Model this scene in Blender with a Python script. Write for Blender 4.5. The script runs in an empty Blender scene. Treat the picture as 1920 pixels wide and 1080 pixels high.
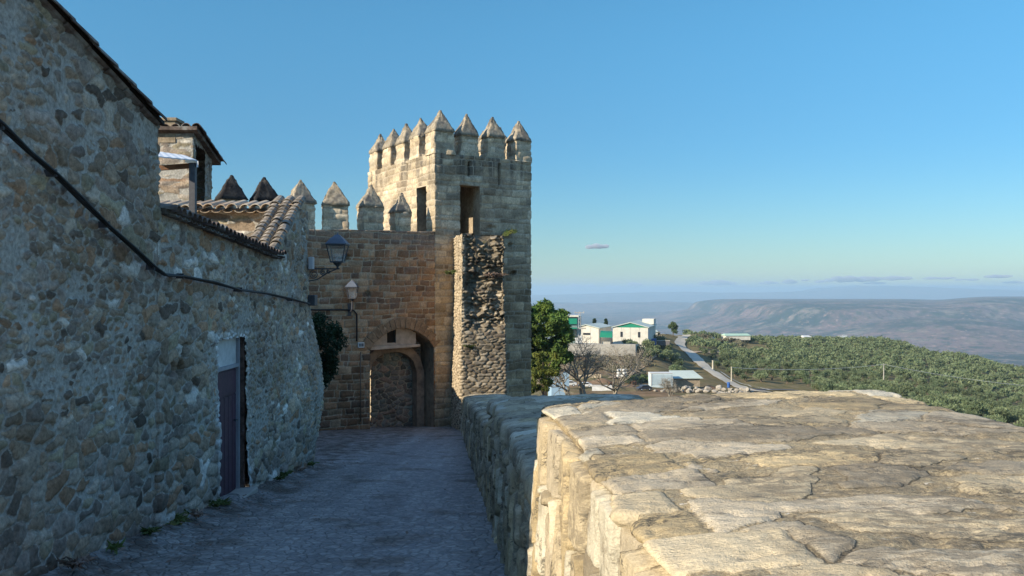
import bpy, math, random
import numpy as np
from math import sin, cos, pi, radians, sqrt, atan2
from mathutils import Vector, Matrix

random.seed(7)
S = bpy.context.scene
COL = S.collection
F = 1600.0
HZ = 545.0


def P(px, py, Y):
    """a point of the place at distance Y, read off the 1920-wide survey photo"""
    return Vector(((px - 960) / F * Y, Y, (HZ - py) / F * Y))


SUN_AZ, SUN_EL = radians(30), radians(25)     # travel direction of the light in plan, elevation
L = Vector((cos(SUN_AZ) * cos(SUN_EL), sin(SUN_AZ) * cos(SUN_EL), -sin(SUN_EL)))


def gz(x, y):                                  # street level
    return -(1.6 + 0.1036 * y)


# ------------------------------------------------------------------ noise (numpy)
def hsh(ix, iy, seed):
    a = (ix.astype(np.int64) * 374761393 + iy.astype(np.int64) * 668265263 + seed * 974634777) & 0xffffffff
    a = ((a ^ (a >> 13)) * 1274126177) & 0xffffffff
    a = ((a ^ (a >> 15)) * 2246822519) & 0xffffffff
    return ((a ^ (a >> 16)) & 0xffffff) / float(0xffffff)


def vn(x, y, seed=0):
    ix, iy = np.floor(x), np.floor(y)
    fx, fy = x - ix, y - iy
    fx = fx * fx * (3 - 2 * fx)
    fy = fy * fy * (3 - 2 * fy)
    a, b = hsh(ix, iy, seed), hsh(ix + 1, iy, seed)
    c, d = hsh(ix, iy + 1, seed), hsh(ix + 1, iy + 1, seed)
    return (a * (1 - fx) + b * fx) * (1 - fy) + (c * (1 - fx) + d * fx) * fy


def fbm(x, y, seed=0, o=4):
    r, k, t = 0, 1.0, 0
    for i in range(o):
        r = r + k * vn(x * 2 ** i + 17.3 * i, y * 2 ** i - 9.1 * i, seed + i)
        t += k
        k *= .5
    return r / t


def sst(a, b, x):
    t = np.clip((x - a) / (b - a), 0, 1)
    return t * t * (3 - 2 * t)


# ------------------------------------------------------------------ stone patterns
def rubble(u, v, cw, ch, seed, jit=.85, merge=.3, warp=.25):
    wu = (fbm(u / cw * .9, v / ch * .9, seed + 50, 3) - .5) * warp * 2
    wv = (fbm(u / cw * .9 + 40, v / ch * .9, seed + 60, 3) - .5) * warp * 2
    x, y = u / cw + wu, v / ch + wv
    iy = np.floor(y)
    best = np.full(x.shape, 1e9)
    cand = []
    for dj in (-1, 0, 1):
        j = iy + dj
        xs = x - (j % 2) * .5
        ixx = np.floor(xs)
        for di in (-1, 0, 1):
            i = ixx + di
            sx = i + .5 + jit * (hsh(i, j, seed) - .5) + (j % 2) * .5
            sy = j + .5 + jit * (hsh(i, j, seed + 1) - .5)
            r = hsh(i, j, seed + 2)
            mi = np.where(r < merge, i + 1, i)
            mj = np.where((r > 1 - merge * .5), j + 1, j)
            idd = mi * 7919.0 + mj * 104729.0
            cand.append((sx, sy, mi, mj, idd, (x - sx) ** 2 + (y - sy) ** 2))
    b = {k: np.zeros(x.shape) for k in range(5)}
    for c in cand:
        m = c[5] < best
        best = np.where(m, c[5], best)
        for k in range(5):
            b[k] = np.where(m, c[k], b[k])
    e = np.full(x.shape, 1e9)
    for c in cand:
        dd = np.sqrt((c[0] - b[0]) ** 2 + (c[1] - b[1]) ** 2) + 1e-6
        d = (c[5] - best) / (2 * dd)
        e = np.where(np.abs(c[4] - b[4]) > .5, np.minimum(e, d), e)
    R = [hsh(b[2], b[3], seed + 10 + k) for k in range(5)]
    return e * (cw * .5 + ch * .5), R, (x - b[0], y - b[1])


def ashlar(u, v, rh, bl, seed, wob=.045):
    u = u + (fbm(u * 2.2, v * 2.2, seed + 70, 3) - .5) * wob * 2.5
    v = v + (fbm(u * 1.3, v * 2.2, seed + 80, 3) - .5) * wob * 3.0
    y = v / rh
    k = np.floor(y)
    j0 = k + .6 * (hsh(k, k * 0, seed) - .5)
    j1 = k + 1 + .6 * (hsh(k + 1, k * 0, seed) - .5)
    row = np.where(y < j0, k - 1, np.where(y >= j1, k + 1, k))
    lo = row + .6 * (hsh(row, row * 0, seed) - .5)
    hi = row + 1 + .6 * (hsh(row + 1, row * 0, seed) - .5)
    ey = np.minimum(y - lo, hi - y) * rh
    b = bl * (.75 + .6 * hsh(row, row * 0 + 5, seed))
    x = u / b + hsh(row, row * 0 + 9, seed) * 9
    i = np.floor(x)
    a0 = i + .75 * (hsh(i, row, seed + 3) - .5)
    a1 = i + 1 + .75 * (hsh(i + 1, row, seed + 3) - .5)
    col = np.where(x < a0, i - 1, np.where(x >= a1, i + 1, i))
    lo = col + .75 * (hsh(col, row, seed + 3) - .5)
    hi = col + 1 + .75 * (hsh(col + 1, row, seed + 3) - .5)
    ex = np.minimum(x - lo, hi - x) * b
    R = [hsh(col, row, seed + 10 + q) for q in range(5)]
    return np.minimum(ex, ey), R, (x - .5 * (lo + hi), y - row - .5)


# ------------------------------------------------------------------ meshes
def link(name, me, mats, parent=None):
    o = bpy.data.objects.new(name, me)
    COL.objects.link(o)
    for m in (mats if isinstance(mats, (list, tuple)) else [mats]):
        me.materials.append(m)
    if parent:
        o.parent = parent
        o.matrix_parent_inverse = Matrix.Translation(-parent.location) if parent.type == 'EMPTY' else Matrix()
    return o


def mesh_np(name, V, Q, mat, parent=None, col=None, edge=None, ngons=(), smooth=True, mi=None):
    V = np.asarray(V, dtype=np.float64)
    me = bpy.data.meshes.new(name)
    Q = np.asarray(Q, dtype=np.int64).reshape(-1, 4)
    flat = list(Q.ravel()) if len(ngons) else Q.ravel()
    nl = Q.size
    starts = np.arange(0, nl, 4)
    if len(ngons):
        st, tot = list(starts), list(np.full(len(Q), 4))
        for g in ngons:
            st.append(len(flat))
            tot.append(len(g))
            flat += list(g)
        starts = np.array(st)
        flat = np.array(flat)
    me.vertices.add(len(V))
    me.vertices.foreach_set('co', V.ravel())
    me.loops.add(len(flat))
    me.loops.foreach_set('vertex_index', np.asarray(flat, dtype=np.int32))
    me.polygons.add(len(starts))
    me.polygons.foreach_set('loop_start', np.asarray(starts, dtype=np.int32))
    me.update(calc_edges=True)
    me.validate()
    if smooth:
        me.polygons.foreach_set('use_smooth', np.ones(len(me.polygons), dtype=bool))
    if col is not None:
        a = me.attributes.new('col', 'FLOAT_COLOR', 'POINT')
        a.data.foreach_set('color', np.concatenate([col, np.ones((len(col), 1))], 1).astype(np.float32).ravel())
    if edge is not None:
        a = me.attributes.new('edge', 'FLOAT', 'POINT')
        a.data.foreach_set('value', np.asarray(edge, dtype=np.float32).ravel())
    return link(name, me, mat, parent)


def palette(R, pal):
    """pal: list of (weight, rgb)"""
    w = np.cumsum([p[0] for p in pal])
    w = w / w[-1]
    k = np.searchsorted(w, np.clip(R[0], 0, .9999))
    c = np.array([p[1] for p in pal])[k]
    return c * (.72 + .56 * R[1])[..., None]


def relief(name, pos, nrm, fld, mat, pal, parent=None, mw=.03, depth=.03, rough=.008, mask=None, tint=None,
           loop=False, cap=None, tilt=.5, dent=None, rs=6.0, uv=None):
    """pos, nrm: (nv, nu, 3). displaces the surface by the stone pattern and stores colour and joint distance."""
    e, R, (cx, cy) = fld
    u, v = uv
    prof = sst(0, 1, np.clip((e - mw * .2) / (mw * 1.6), 0, 1))
    h = depth * prof * (.55 + .75 * R[2]) + depth * tilt * prof * ((R[3] - .5) * cx + (R[4] - .5) * cy) * 1.6
    h = h + (fbm(u * rs, v * rs, 91, 4) - .5) * rough * 2 - depth * .6
    c = palette(R, pal)
    if dent is not None:
        h = h + dent(u, v)
    if tint is not None:
        c = tint(c, u, v, e)
    V = pos + nrm * h[..., None]
    nv, nu = e.shape
    idx = np.arange(nv * nu).reshape(nv, nu)
    if loop:
        idx = np.concatenate([idx, idx[:, :1]], 1)
    q = np.stack([idx[:-1, :-1], idx[:-1, 1:], idx[1:, 1:], idx[1:, :-1]], -1)
    if mask is not None:
        um = .25 * (u[:-1, :-1] + u[:-1, 1:] + u[1:, 1:] + u[1:, :-1])
        vm = .25 * (v[:-1, :-1] + v[:-1, 1:] + v[1:, 1:] + v[1:, :-1])
        if loop:
            um = np.concatenate([um, um[:, -1:]], 1)
            vm = np.concatenate([vm, vm[:, -1:]], 1)
        q = q[mask(um, vm)]
    ng = []
    if cap == 'top':
        ng = [list(idx[-1, :-1] if loop else idx[-1])]
    return mesh_np(name, V.reshape(-1, 3), q.reshape(-1, 4), mat, parent, c.reshape(-1, 3), e.ravel(), ng)


def trace(pts, step, closed=False):
    """resamples a plan polyline; returns xy, outward normals (right of travel), arc length"""
    P_, N_, s_ = [], [], []
    n = len(pts)
    seg = [(pts[i], pts[(i + 1) % n]) for i in range(n if closed else n - 1)]
    dirs = [Vector((b[0] - a[0], b[1] - a[1])).normalized() for a, b in seg]
    acc = 0
    for i, (a, b) in enumerate(seg):
        ln = (Vector(b) - Vector(a)).length
        k = max(1, int(round(ln / step)))
        for j in range(k):
            t = j / k
            P_.append((a[0] + (b[0] - a[0]) * t, a[1] + (b[1] - a[1]) * t))
            d = dirs[i]
            nn = Vector((d.y, -d.x))
            if j == 0 and (closed or i > 0):
                dp = dirs[i - 1]
                nn = (nn + Vector((dp.y, -dp.x))).normalized()
            N_.append((nn.x, nn.y))
            s_.append(acc + ln * t)
        acc += ln
    if not closed:
        P_.append(tuple(pts[-1][:2]))
        N_.append((dirs[-1].y, -dirs[-1].x))
        s_.append(acc)
    return np.array(P_), np.array(N_), np.array(s_)


def wall(name, pts, z0, z1, kind, mat, pal, parent=None, step=.03, closed=True, cap='top', cw=.3, ch=.2, seed=1, batter=None, **k):
    """a solid of upright sides following a plan outline. z0, z1: numbers or functions of (x, y)"""
    xy, nn, s = trace(pts, step, closed)
    f0 = np.array([z0(x, y) if callable(z0) else z0 for x, y in xy])
    f1 = np.array([z1(x, y) if callable(z1) else z1 for x, y in xy])
    nv = max(2, int((f1 - f0).max() / step) + 1)
    t = np.linspace(0, 1, nv)[:, None]
    Z = f0[None] + (f1 - f0)[None] * t
    pos = np.stack([np.broadcast_to(xy[:, 0], Z.shape), np.broadcast_to(xy[:, 1], Z.shape), Z], -1).copy()
    nrm = np.stack([np.broadcast_to(nn[:, 0], Z.shape), np.broadcast_to(nn[:, 1], Z.shape), np.zeros(Z.shape)], -1)
    u = np.broadcast_to(s, Z.shape)
    if batter is not None:
        pos += nrm * batter(pos)[..., None]
    fld = rubble(u, Z, cw, ch, seed, jit=.95) if kind == 'rubble' else ashlar(u, Z, ch, cw, seed)
    return relief(name, pos, nrm, fld, mat, pal, parent, loop=closed, cap=cap, uv=(u, Z), **k)


class MB:
    """collects boxes, bars, sheets into one mesh"""
    def __init__(s):
        s.v, s.f, s.m = [], [], []

    def poly(s, pts, m=0):
        b = len(s.v)
        s.v += [tuple(p) for p in pts]
        s.f.append(tuple(range(b, b + len(pts))))
        s.m.append(m)

    def hexa(s, p, m=0):
        b = len(s.v)
        s.v += [tuple(q) for q in p]
        for f in ((0, 3, 2, 1), (4, 5, 6, 7), (0, 1, 5, 4), (1, 2, 6, 5), (2, 3, 7, 6), (3, 0, 4, 7)):
            s.f.append(tuple(b + i for i in f))
            s.m.append(m)

    def box(s, c, U, V, W, m=0):
        """c: centre; U, V, W half-axis vectors"""
        c, U, V, W = Vector(c), Vector(U), Vector(V), Vector(W)
        s.hexa([c - U - V - W, c + U - V - W, c + U + V - W, c - U + V - W,
                c - U - V + W, c + U - V + W, c + U + V + W, c - U + V + W], m)

    def bx(s, x0, x1, y0, y1, z0, z1, m=0):
        s.box(((x0 + x1) / 2, (y0 + y1) / 2, (z0 + z1) / 2), ((x1 - x0) / 2, 0, 0), (0, (y1 - y0) / 2, 0), (0, 0, (z1 - z0) / 2), m)

    def tube(s, pts, r, n=8, m=0, caps=True):
        pts = [Vector(p) for p in pts]
        rr = r if isinstance(r, (list, tuple)) else [r] * len(pts)
        b = len(s.v)
        for i, p in enumerate(pts):
            d = (pts[min(i + 1, len(pts) - 1)] - pts[max(i - 1, 0)]).normalized()
            a = d.orthogonal().normalized() if i == 0 else (pa - d * pa.dot(d)).normalized()
            pa = a
            c = d.cross(a)
            for k in range(n):
                q = p + (a * cos(2 * pi * k / n) + c * sin(2 * pi * k / n)) * rr[i]
                s.v.append(tuple(q))
        for i in range(len(pts) - 1):
            for k in range(n):
                s.f.append((b + i * n + k, b + i * n + (k + 1) % n, b + (i + 1) * n + (k + 1) % n, b + (i + 1) * n + k))
                s.m.append(m)
        if caps:
            s.f.append(tuple(b + k for k in range(n))[::-1])
            s.f.append(tuple(b + (len(pts) - 1) * n + k for k in range(n)))
            s.m += [m, m]

    def tile(s, p, ax, side, up, ln, r0, r1, th=.014, m=0, n=7):
        """one barrel roof tile: half pipe from p along ax"""
        p, ax, side, up = Vector(p), Vector(ax), Vector(side), Vector(up)
        b = len(s.v)
        for (q, r) in ((p, r0), (p + ax * ln, r1)):
            for rr in (r, r - th):
                for k in range(n):
                    a = pi * k / (n - 1)
                    s.v.append(tuple(q + side * cos(a) * rr + up * sin(a) * rr * .8))
        for k in range(n - 1):
            s.f.append((b + k, b + k + 1, b + 2 * n + k + 1, b + 2 * n + k))
            s.f.append((b + n + k, b + 3 * n + k, b + 3 * n + k + 1, b + n + k + 1))
            s.f.append((b + k, b + n + k, b + n + k + 1, b + k + 1))
            s.f.append((b + 2 * n + k, b + 2 * n + k + 1, b + 3 * n + k + 1, b + 3 * n + k))
            s.m += [m] * 4
        for k in (0, n - 1):
            s.f.append((b + k, b + 2 * n + k, b + 3 * n + k, b + n + k))
            s.m.append(m)

    def build(s, name, mats, parent=None, smooth=False, bevel=0):
        me = bpy.data.meshes.new(name)
        me.from_pydata(s.v, [], s.f)
        me.polygons.foreach_set('material_index', s.m)
        if smooth:
            me.polygons.foreach_set('use_smooth', [True] * len(me.polygons))
        me.update()
        o = link(name, me, mats, parent)
        if bevel:
            mod = o.modifiers.new('bevel', 'BEVEL')
            mod.width = bevel
            mod.segments = 2
        return o


def tag(o, label, cat, group=None, kind=None):
    if label:
        o['label'] = label
    if cat:
        o['category'] = cat
    if group:
        o['group'] = group
    if kind:
        o['kind'] = kind
    return o


def thing(name, label, cat, loc, group=None):
    o = bpy.data.objects.new(name, None)
    COL.objects.link(o)
    o.location = loc
    o.empty_display_size = .2
    return tag(o, label, cat, group)


# ------------------------------------------------------------------ materials
def newmat(name):
    m = bpy.data.materials.new(name)
    m.use_nodes = True
    nt = m.node_tree
    nt.nodes.clear()
    out = nt.nodes.new('ShaderNodeOutputMaterial')
    b = nt.nodes.new('ShaderNodeBsdfPrincipled')
    nt.links.new(b.outputs[0], out.inputs[0])
    b.inputs['Specular IOR Level'].default_value = .25
    return m, nt, b


def nd(nt, t, **k):
    n = nt.nodes.new('ShaderNode' + t)
    for a, v in k.items():
        if a.startswith('i_'):
            key = a[2:]
            s = n.inputs[int(key)] if key.isdigit() else n.inputs[key.replace('_', ' ')]
            if isinstance(v, bpy.types.NodeSocket):
                nt.links.new(v, s)
            else:
                s.default_value = v
        else:
            setattr(n, a, v)
    return n


def mix(nt, f, a, b, mode='MIX'):
    n = nt.nodes.new('ShaderNodeMix')
    n.data_type = 'RGBA'
    n.blend_type = mode
    for s, v in ((n.inputs[0], f), (n.inputs[6], a), (n.inputs[7], b)):
        if isinstance(v, bpy.types.NodeSocket):
            nt.links.new(v, s)
        else:
            s.default_value = v if not isinstance(v, tuple) or len(v) == 4 else (*v, 1)
    return n.outputs[2]


def mth(nt, op, a, b=None, c=None):
    n = nt.nodes.new('ShaderNodeMath')
    n.operation = op
    for i, v in enumerate((a, b, c)):
        if v is None:
            continue
        if isinstance(v, bpy.types.NodeSocket):
            nt.links.new(v, n.inputs[i])
        else:
            n.inputs[i].default_value = v
    return n.outputs[0]


def rng(nt, v, a, b, c=0., d=1., smooth=True):
    n = nt.nodes.new('ShaderNodeMapRange')
    if smooth:
        n.interpolation_type = 'SMOOTHSTEP'
    nt.links.new(v, n.inputs[0])
    for i, x in enumerate((a, b, c, d)):
        n.inputs[i + 1].default_value = x
    return n.outputs[0]


def pos_node(nt):
    return nd(nt, 'NewGeometry').outputs['Position']


def noise(nt, vec, scale, detail=4, rough=.55, out=0):
    return nd(nt, 'TexNoise', i_Vector=vec, i_Scale=scale, i_Detail=detail, i_Roughness=rough).outputs[out]


def stone_mat(name, mortar, mw=.02, fine=40, stain=(.5, .5, .5), stain_amt=.5, bump=.35, bdist=.02, lichen=None, mscale=1., con=1., crack=0.):
    m, nt, b = newmat(name)
    p = pos_node(nt)
    col = nd(nt, 'Attribute', attribute_name='col').outputs['Color']
    e = nd(nt, 'Attribute', attribute_name='edge').outputs['Fac']
    n1 = noise(nt, p, fine, 5, .65)
    n2 = noise(nt, p, fine * .22, 4, .6)
    n3 = noise(nt, p, .9 * mscale, 4, .6)
    ej = mth(nt, 'ADD', e, mth(nt, 'MULTIPLY', mth(nt, 'SUBTRACT', n2, .5), mw * 1.8))
    mk = rng(nt, ej, mw * .35, mw * 1.1)
    v1 = rng(nt, n1, .25, .75, 1 - .38 * con, 1 + .38 * con, False)
    v2 = rng(nt, n2, .3, .7, .78, 1.2, False)
    sc = mix(nt, 1., col, mth(nt, 'MULTIPLY', v1, v2), 'MULTIPLY')
    mc = mix(nt, 1., (*mortar, 1), v1, 'MULTIPLY')
    c = mix(nt, mk, mc, sc)
    if crack:
        ec = mth(nt, 'ABSOLUTE', mth(nt, 'SUBTRACT', ej, mw * .75))
        c = mix(nt, mth(nt, 'MULTIPLY', rng(nt, ec, mw * .28, 0), mth(nt, 'MULTIPLY', rng(nt, n3, .35, .6), crack)), c, (.07, .055, .04, 1))
    st = rng(nt, n3, .48, .68)
    c = mix(nt, mth(nt, 'MULTIPLY', st, stain_amt), c, mix(nt, 1., c, (*stain, 1), 'MULTIPLY'))
    if lichen:
        n4 = noise(nt, p, 7 * mscale, 5, .7)
        c = mix(nt, rng(nt, n4, .60, .70, 0, .75), c, (*lichen, 1))
    nt.links.new(c, b.inputs['Base Color'])
    b.inputs['Roughness'].default_value = .92
    b.inputs['Specular IOR Level'].default_value = .15
    h = mth(nt, 'ADD', mth(nt, 'MULTIPLY', n1, .5), mth(nt, 'ADD', n2, mth(nt, 'MULTIPLY', mk, .5)))
    bp = nd(nt, 'Bump', i_Strength=bump, i_Distance=bdist, i_Height=h)
    nt.links.new(bp.outputs[0], b.inputs['Normal'])
    return m


def plain(name, rgb, rough=.8, var=.25, scale=6., bump=.15, spec=.25, metal=0., detail=5, mott=None, bdist=.01):
    m, nt, b = newmat(name)
    p = pos_node(nt)
    n = noise(nt, p, scale, detail, .6)
    n2 = noise(nt, p, scale * .17, 3, .5)
    c = mix(nt, 1., (*rgb, 1), mth(nt, 'MULTIPLY', rng(nt, n, .25, .75, 1 - var, 1 + var, False), rng(nt, n2, .3, .7, 1 - var * .6, 1 + var * .6, False)), 'MULTIPLY')
    if mott:
        c = mix(nt, rng(nt, n2, .5, .62), c, mix(nt, 1., (*mott, 1), rng(nt, n, .25, .75, .7, 1.3, False), 'MULTIPLY'))
    nt.links.new(c, b.inputs['Base Color'])
    b.inputs['Roughness'].default_value = rough
    b.inputs['Metallic'].default_value = metal
    b.inputs['Specular IOR Level'].default_value = spec
    if bump:
        bp = nd(nt, 'Bump', i_Strength=bump, i_Distance=bdist, i_Height=n)
        nt.links.new(bp.outputs[0], b.inputs['Normal'])
    return m


def leaf_mat(name, rgb, rgb2, var=.35, trans=.25, scale=2.5):
    m, nt, b = newmat(name)
    p = pos_node(nt)
    n = noise(nt, p, scale, 3, .6)
    n2 = noise(nt, p, scale * .3, 2, .5)
    rnd = nd(nt, 'ObjectInfo').outputs['Random']
    c = mix(nt, rng(nt, n, .35, .65), (*rgb, 1), (*rgb2, 1))
    c = mix(nt, 1., c, rng(nt, n2, .3, .7, 1 - var, 1 + var, False), 'MULTIPLY')
    c = mix(nt, 1., c, mth(nt, 'MULTIPLY_ADD', rnd, .6, .7), 'MULTIPLY')
    nt.links.new(c, b.inputs['Base Color'])
    b.inputs['Roughness'].default_value = .7
    tr = nd(nt, 'BsdfTranslucent', i_Color=c)
    ms = nd(nt, 'MixShader', i_Fac=trans)
    nt.links.new(b.outputs[0], ms.inputs[1])
    nt.links.new(tr.outputs[0], ms.inputs[2])
    nt.links.new(ms.outputs[0], nt.nodes['Material Output'].inputs[0])
    return m


M = {}
M['house'] = stone_mat('rubble_masonry', (.35, .325, .28), mw=.013, fine=26, stain=(.66, .61, .57), stain_amt=.6, bump=.6, bdist=.014, con=1.3)
M['gate'] = stone_mat('brown_ashlar', (.40, .32, .225), mw=.020, fine=22, stain=(.5, .44, .4), stain_amt=.6, bump=.5, bdist=.012)
M['tower'] = stone_mat('tan_ashlar', (.37, .31, .23), mw=.022, fine=18, stain=(.66, .62, .58), stain_amt=.55, bump=.4, bdist=.010)
M['pier'] = stone_mat('rubble_core', (.16, .13, .09), mw=.03, fine=22, stain=(.6, .55, .5), stain_amt=.4, bump=.5, bdist=.015)


def parapet_mat():
    m, nt, b = newmat('limestone_slabs')
    p = pos_node(nt)
    col = nd(nt, 'Attribute', attribute_name='col').outputs['Color']
    e = nd(nt, 'Attribute', attribute_name='edge').outputs['Fac']
    st = nd(nt, 'VectorMath', operation='MULTIPLY', i_0=p, i_1=(.38, 1., 1.)).outputs[0]
    n1 = noise(nt, p, 110, 5, .7)
    n2 = noise(nt, st, 26, 5, .7)
    n3 = noise(nt, st, 5, 5, .65)
    n4 = noise(nt, p, 1.1, 4, .6)
    n5 = noise(nt, st, 60, 4, .75)
    ej = mth(nt, 'ADD', e, mth(nt, 'MULTIPLY', mth(nt, 'SUBTRACT', n2, .5), .022))
    mk = rng(nt, ej, .002, .009)
    v1 = rng(nt, n1, .25, .75, .72, 1.28, False)
    v2 = rng(nt, n2, .3, .7, .80, 1.2, False)
    stone = mix(nt, 1., col, mth(nt, 'MULTIPLY', v1, v2), 'MULTIPLY')
    mort = mix(nt, rng(nt, n1, .35, .65), (.23, .18, .11, 1), (.45, .36, .22, 1))
    mort = mix(nt, rng(nt, n5, .60, .66), mort, (.56, .50, .40, 1))
    c = mix(nt, mk, mort, stone)
    # ochre bloom, grey crust and black lichen, each in its own patches
    c = mix(nt, rng(nt, n3, .56, .68, 0, .35), c, (.44, .33, .16, 1))
    crust = mth(nt, 'MULTIPLY', rng(nt, n4, .46, .56), rng(nt, n2, .38, .56))
    c = mix(nt, mth(nt, 'MULTIPLY', crust, .75), c, (.17, .14, .098, 1))
    blk = mth(nt, 'MULTIPLY', rng(nt, n3, .53, .62), rng(nt, n5, .44, .58))
    c = mix(nt, mth(nt, 'MULTIPLY', blk, .85), c, (.085, .078, .065, 1))
    ec = mth(nt, 'ABSOLUTE', mth(nt, 'SUBTRACT', ej, .004))
    c = mix(nt, mth(nt, 'MULTIPLY', rng(nt, ec, .006, 0), rng(nt, n4, .40, .56, .08, .7)), c, (.06, .05, .038, 1))
    nt.links.new(c, b.inputs['Base Color'])
    b.inputs['Roughness'].default_value = .93
    b.inputs['Specular IOR Level'].default_value = .12
    h = mth(nt, 'ADD', mth(nt, 'MULTIPLY', n1, .5), mth(nt, 'ADD', mth(nt, 'MULTIPLY', n2, 1.2), mth(nt, 'ADD', mth(nt, 'MULTIPLY', n5, .7), mth(nt, 'MULTIPLY', mk, .35))))
    bp = nd(nt, 'Bump', i_Strength=.9, i_Distance=.011, i_Height=h)
    nt.links.new(bp.outputs[0], b.inputs['Normal'])
    return m


M['parapet'] = parapet_mat()
M['cap'] = plain('weathered_cap_stone', (.30, .255, .19), .95, .5, 11, .5, .1, mott=(.15, .135, .115), bdist=.03)
M['shadecap'] = plain('shaded_cap_stone', (.028, .026, .026), .95, .45, 14, .5, .1, mott=(.05, .046, .043), bdist=.03)  # near-black base colour holds the shade on the caps
M['inner'] = plain('inner_masonry', (.30, .24, .17), .95, .4, 9, .5, .1, bdist=.04)
M['tile'] = plain('clay_tile', (.27, .228, .18), .9, .55, 13, .3, .15, mott=(.20, .18, .155))
M['oldtile'] = plain('lichen_clay_tile', (.13, .10, .085), .95, .5, 14, .3, .1, mott=(.24, .23, .21))
M['iron'] = plain('black_iron', (.06, .06, .068), .55, .3, 20, .1, .4)
M['cable'] = plain('black_cable', (.016, .016, .018), .6, .2, 20, 0, .4)
M['glass'] = plain('lantern_glass', (.20, .20, .19), .15, .1, 8, 0, .5)
M['door'] = plain('purple_brown_door', (.075, .034, .052), .6, .3, 12, .15, .3)
M['plaster'] = plain('white_plaster', (.55, .54, .52), .9, .2, 8, .3, .1)
M['tymp'] = plain('pale_render', (.44, .36, .29), .9, .25, 6, .3, .1)
M['dark'] = plain('dark_wood_and_shade', (.025, .02, .016), .8, .3, 10, .1)  # also serves as painted shade in the turret alcove
M['wood'] = plain('brown_wood', (.16, .085, .05), .8, .35, 12, .2)
M['tin'] = plain('galvanised_sheet', (.62, .64, .66), .45, .1, 5, .05, .4)
M['white'] = plain('white_panel', (.58, .55, .475), .7, .14, .9, 0, .2)
M['whitep'] = plain('white_paint', (.58, .57, .54), .5, .06, 3, 0, .3)
M['green'] = plain('green_sheet', (.012, .20, .125), .6, .12, .5, 0, .25)
M['roofgrey'] = plain('grey_green_roof', (.42, .47, .42), .6, .12, .4, 0, .2)
M['darkglass'] = plain('dark_window', (.03, .035, .045), .2, .2, 2, 0, .5)
M['blue'] = plain('blue_plastic', (.03, .10, .32), .5, .15, 3, 0, .3)
M['concrete'] = plain('concrete', (.40, .37, .32), .9, .2, 1.5, .1, .1)
M['bark'] = plain('bark', (.13, .10, .075), .95, .4, 9, .4, .1)
M['twig'] = plain('bare_twigs', (.22, .195, .155), .95, .3, 4, .2, .1)
M['boulder'] = plain('quarried_stone', (.30, .265, .215), .95, .3, 2.5, .4, .1, bdist=.1)
M['earth'] = plain('bare_earth', (.19, .125, .08), .95, .35, .8, .4, .05, bdist=.2)
M['asphalt'] = plain('asphalt', (.075, .075, .085), .9, .2, 1, .05, .1)
M['concrete_road'] = plain('concrete_road', (.46, .40, .31), .95, .18, .5, .05, .1)
M['track'] = plain('dirt_track', (.36, .26, .17), .95, .2, .5, .05, .1)
M['tyre'] = plain('tyre_rubber', (.02, .02, .02), .85, .1, 10, 0, .2)
M['olive'] = leaf_mat('olive_leaves', (.108, .145, .068), (.175, .205, .105), .25, .2, .4)
M['pine'] = leaf_mat('pine_needles', (.055, .105, .022), (.125, .17, .032), .4, .25, .8)
M['yellow'] = leaf_mat('yellow_leaves', (.11, .145, .028), (.19, .20, .035), .3, .3, .8)
M['darkleaf'] = leaf_mat('dark_leaves', (.020, .045, .018), (.035, .065, .025), .3, .1, 3)
M['weed'] = leaf_mat('green_weeds', (.07, .11, .03), (.13, .14, .05), .3, .2, 5)
M['dryleaf'] = leaf_mat('dry_stems', (.22, .16, .12), (.28, .20, .16), .3, .1, 6)
M['scrub'] = leaf_mat('grey_scrub', (.13, .13, .075), (.20, .17, .11), .35, .1, .6)
M['bushgreen'] = leaf_mat('mid_green_leaves', (.06, .09, .03), (.10, .13, .045), .35, .15, .6)

PAL_HOUSE = [(3, (.29, .22, .155)), (2.6, (.255, .21, .17)), (.6, (.31, .195, .12)), (1.8, (.35, .295, .23)), (.7, (.14, .11, .085)), (1., (.29, .245, .165)), (.5, (.52, .48, .42))]
PAL_GATE = [(3, (.34, .205, .115)), (2, (.28, .165, .095)), (1.4, (.38, .265, .165)), (1, (.21, .135, .09))]
PAL_TOWER = [(3, (.50, .40, .27)), (2, (.44, .36, .255)), (1.5, (.54, .445, .315)), (.6, (.35, .275, .19))]
PAL_PIER = [(2.5, (.25, .21, .155)), (2, (.20, .17, .13)), (1.3, (.34, .29, .22)), (1., (.12, .10, .08))]
PAL_PAR = [(3, (.45, .365, .235)), (2.2, (.43, .36, .255)), (1.0, (.48, .37, .21)), (1.8, (.48, .43, .325)), (.9, (.32, .265, .185))]

# ------------------------------------------------------------------ world, sun, camera
w = bpy.data.worlds.new("World")
S.world = w
w.use_nodes = True
nt = w.node_tree
nt.nodes.clear()
sky = nd(nt, 'TexSky', sky_type='NISHITA', sun_disc=False, sun_elevation=SUN_EL, air_density=1.0, dust_density=.35, ozone_density=2.6, altitude=700)
# the sun stands where the light comes from
sky.sun_rotation = atan2(-L.x, -L.y)
bg = nd(nt, 'Background', i_Strength=.12)
el = nd(nt, 'SeparateXYZ', i_0=nd(nt, 'TexCoord').outputs['Generated']).outputs['Z']
tintc = mix(nt, rng(nt, el, -.02, .17), (.385, .45, .445, 1), (.285, .515, .59, 1))
tintc = mix(nt, rng(nt, el, .12, .34), tintc, (.35, .72, .77, 1))
tintc = mix(nt, rng(nt, el, .36, .75), tintc, (1.45, 1.62, 1.70, 1))  # upper sky, above the view, brightened to lift the shade
nt.links.new(mix(nt, 1., sky.outputs[0], tintc, 'MULTIPLY'), bg.inputs[0])
nt.links.new(bg.outputs[0], nd(nt, 'OutputWorld').inputs[0])

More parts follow.
